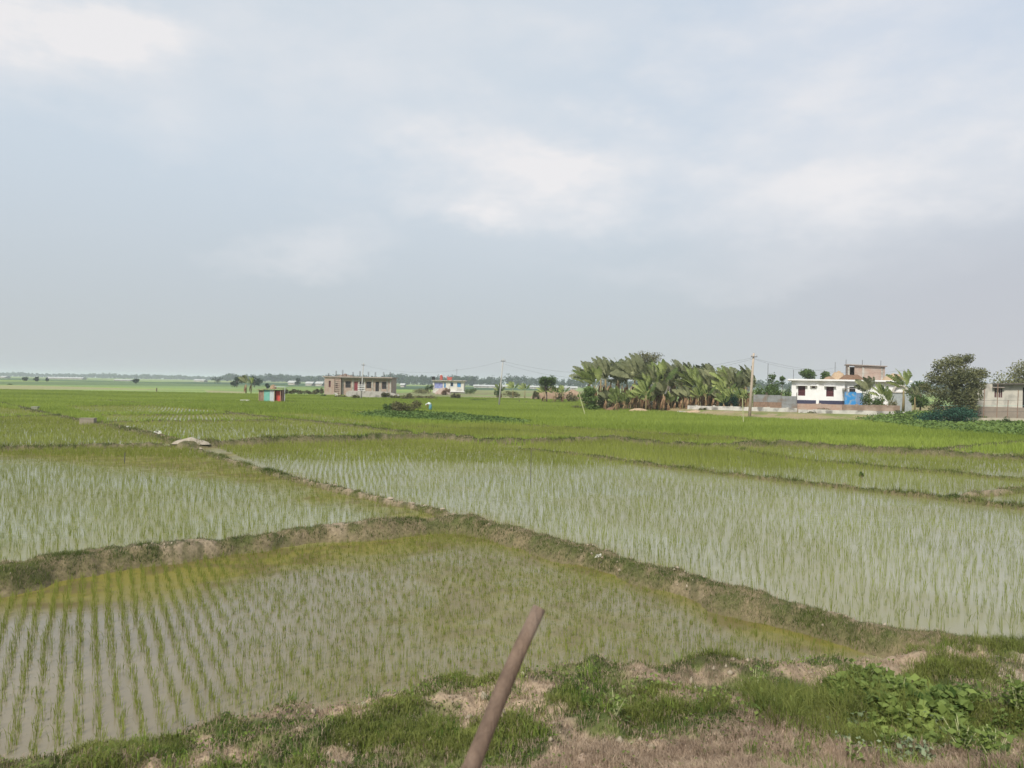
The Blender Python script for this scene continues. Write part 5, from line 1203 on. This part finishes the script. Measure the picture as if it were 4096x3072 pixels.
# heaps of earth
for (lb, px, w, dep, h, d, z, mt, sd) in [
    ('pale dried mud heap where three bunds meet at left', 768, 2.0, .8, .30, 39.3, .20, M_('dried_mud', (.38, .33, .26), (.27, .23, .17), .95, 5, .5), 2), ('orange earth heap left of the papaya like tree trunk', 2144, 2.6, 2.5, 1.4, 176, .05, m_earthr, 4),
    ('larger orange earth heap behind the papaya like tree', 2190, 6, 3, 3.0, 178, .05, m_earthr, 6), ('orange earth heap right of the dry banana stems', 2232, 5, 3, 2.6, 178, .05, m_earthr, 8),
    ('long low orange earth heap near the grove', 2290, 8, 3, 2.0, 180, .05, m_earthr, 10), ('red brick rubble heap before the small white house', 1772, 5, 3, 1.9, 232, .1, m_brick, 12),
    ('brown earth and leaf heap under the grove', 2450, 2.4, 1.2, .7, 104, .0, m_strawd, 14), ('pale heap of cut leaves at the front of the grove', 2560, 3.5, 1.2, .5, 103, .05, m_band if False else m_straw, 16),
    ('straw litter heap at the left end of the low wall', 2770, 3.4, 1.4, .55, 99.8, .0, m_straw, 18), ('long low straw litter strip along the low wall', 2900, 8, 1.5, .35, 97.5, .05, m_straw, 20)]:
    heap('earth_heap', lb, px, w, dep, h, d, z, mt, 'heap', sd)
# plastic scraps
def scrap(label, px, py, w, z=.15, n=5, name='plastic_bag', cat_='plastic bag'):
    x, y, _ = P(px, py, z); V = []; 
    mb = MB(); rg = random.Random(px)
    for k in range(n):
        c = Vector((rg.uniform(-.3, .3)*w, rg.uniform(-.2, .2)*w, rg.uniform(.1, .4)*w)); pts = [c+Vector((rg.uniform(-.45, .45)*w, rg.uniform(-.3, .3)*w, rg.uniform(-.3, .35)*w)) for _ in range(5)]
        i = len(mb.v); mb.v += [tuple(c)]+[tuple(p) for p in pts]; mb.f += [(i, i+1, i+2), (i, i+2, i+3), (i, i+3, i+4), (i, i+4, i+5), (i, i+5, i+1)]
    o = mb.build(name, m_plast, off=(0, 0, 0)); o.location = (x, y, z); tag(o, label, cat_)
scrap('crumpled white plastic on the left bund near the pale mud heap', 634, 1740, .55, .12)
scrap('small white scrap on the left bund beyond the crumpled plastic', 515, 1714, .25, .12)
scrap('small white scrap caught in the grass of the diagonal bund', 2392, 2232, .13, .25)
scrap('pale sack lying before the brick building stair', 1353, 1590, 1.6, .1)
scrap('yellowish scrap before the brick building wall', 1490, 1590, .8, .1)
# pale clods along the narrow bund
rg = random.Random(5); bp_ = [Vector(P(*q)) for q in [(1880,2098),(1750,2046),(1500,1994),(1200,1922),(950,1852),(800,1804)]]
for k in range(26):
    i = rg.randrange(len(bp_)-1); q = bp_[i].lerp(bp_[i+1], rg.random()); s_ = rg.uniform(.04, .10)
    mb = MB(); mb.tube([(0, 0, -s_*.5), (rg.uniform(-.02, .02), 0, 0), (rg.uniform(-.03, .03), 0, s_*.4), (0, 0, s_*.6)], [s_*.7, s_, s_*.8, s_*.3], 7)
    o = mb.build('mud_clod', m_earth, off=(0, 0, 0)); o.scale = (rg.uniform(1, 2), rg.uniform(.8, 1.3), .7); o.rotation_euler.z = rg.random()*3
    q.x += rg.uniform(-.15, .15); o.location = (q.x, q.y, float(height(np.array([q.x]), np.array([q.y]))[0])+s_*.15)
    tag(o, 'pale dried mud clod on the narrow bund between the two big flooded paddies', 'clod', 'mud clods along the narrow bund')

# ------------------------------------------------------------------ person bending in the rice
x, y, _ = P(1720, 1646)
t = thing('person', 'person in a teal and pale wrap bending over in the green rice', 'person', (x, y, 0)); t.scale = (.82, .82, .82)
J = [(0, 0, .92), (0, -.02, 1.02), (-.18, -.03, 1.14), (-.36, -.05, 1.12), (-.46, -.06, 1.06), (-.58, -.07, .98),
     (.02, -.11, .88), (-.03, -.12, .46), (.04, -.12, .05), (-.10, -.12, .02), (.02, .11, .88), (-.01, .12, .46), (.06, .12, .05), (-.08, .12, .02),
     (-.36, -.22, 1.06), (-.38, -.24, .78), (-.44, -.2, .54), (-.50, -.18, .46), (-.36, .14, 1.06), (-.40, .15, .78), (-.46, .12, .52), (-.52, .1, .44)]
E = [(0, 1), (1, 2), (2, 3), (3, 4), (4, 5), (0, 6), (6, 7), (7, 8), (8, 9), (0, 10), (10, 11), (11, 12), (12, 13), (3, 14), (14, 15), (15, 16), (16, 17), (3, 18), (18, 19), (19, 20), (20, 21)]
Rr = [.15, .15, .14, .15, .06, .10, .09, .06, .04, .03, .09, .06, .04, .03, .06, .045, .035, .03, .06, .045, .035, .03]
me = bpy.data.meshes.new('body'); me.from_pydata(J, E, []); me.materials.append(m_skin); o = link('body', me, t)
sk = o.modifiers.new('skin', 'SKIN')
for i, v in enumerate(me.skin_vertices[0].data if me.skin_vertices else []): v.radius = (Rr[i], Rr[i])
if not me.skin_vertices: pass
o.modifiers.new('sub', 'SUBSURF').levels = 1
def loft(secs, n=14):
    mb = MB()
    for (c, rx_, ry_, tilt) in secs:
        for j in range(n):
            a = 6.2832*j/n; v = Vector((math.cos(a)*rx_, math.sin(a)*ry_, 0)); v.rotate(Matrix.Rotation(tilt, 3, 'Y')); mb.v.append(tuple(Vector(c)+v))
    for k in range(len(secs)-1):
        for j in range(n): mb.f.append((k*n+j, k*n+(j+1) % n, (k+1)*n+(j+1) % n, (k+1)*n+j))
    mb.f.append(tuple(range(n))[::-1]); mb.f.append(tuple((len(secs)-1)*n+j for j in range(n))); return mb
loft([((.03, 0, .22), .24, .27, 0), ((.03, 0, .6), .22, .26, 0), ((.05, 0, .9), .21, .25, -.2), ((0, 0, 1.08), .19, .23, -.7)]).build('skirt', m_clotht, t, off=(0, 0, 0), smooth=True)
loft([((.06, 0, 1.0), .21, .24, -.9), ((-.1, 0, 1.14), .20, .24, -1.3), ((-.3, 0, 1.16), .19, .25, -1.5), ((-.42, 0, 1.1), .12, .18, -1.6)]).build('shawl', m_clothw, t, off=(0, 0, 0), smooth=True)
loft([((-.47, -.0, 1.08), .09, .09, -1.6), ((-.55, 0, 1.05), .125, .12, -1.7), ((-.64, 0, .99), .10, .10, -1.8), ((-.68, 0, .95), .04, .04, -1.8)]).build('head_scarf', m_clothw, t, off=(0, 0, 0), smooth=True)

# ------------------------------------------------------------------ haze
hz = MB().box(-7800, 7800, -60, 7600, -1.6, 22).build('haze', m_white)
hm, n, l = newmat('haze'); out = n.new('ShaderNodeOutputMaterial'); pv = n.new('ShaderNodeVolumePrincipled')
pv.inputs['Color'].default_value = (.84, .90, .97, 1); pv.inputs['Density'].default_value = .00030; pv.inputs['Anisotropy'].default_value = .0
l.new(pv.outputs[0], out.inputs['Volume']); hz.data.materials.clear(); hz.data.materials.append(hm)
tag(hz, 'thin pale haze lying over the whole plain', 'haze', kind='stuff')
scene.cycles.volume_bounces = 1
scene.cycles.max_bounces = 6
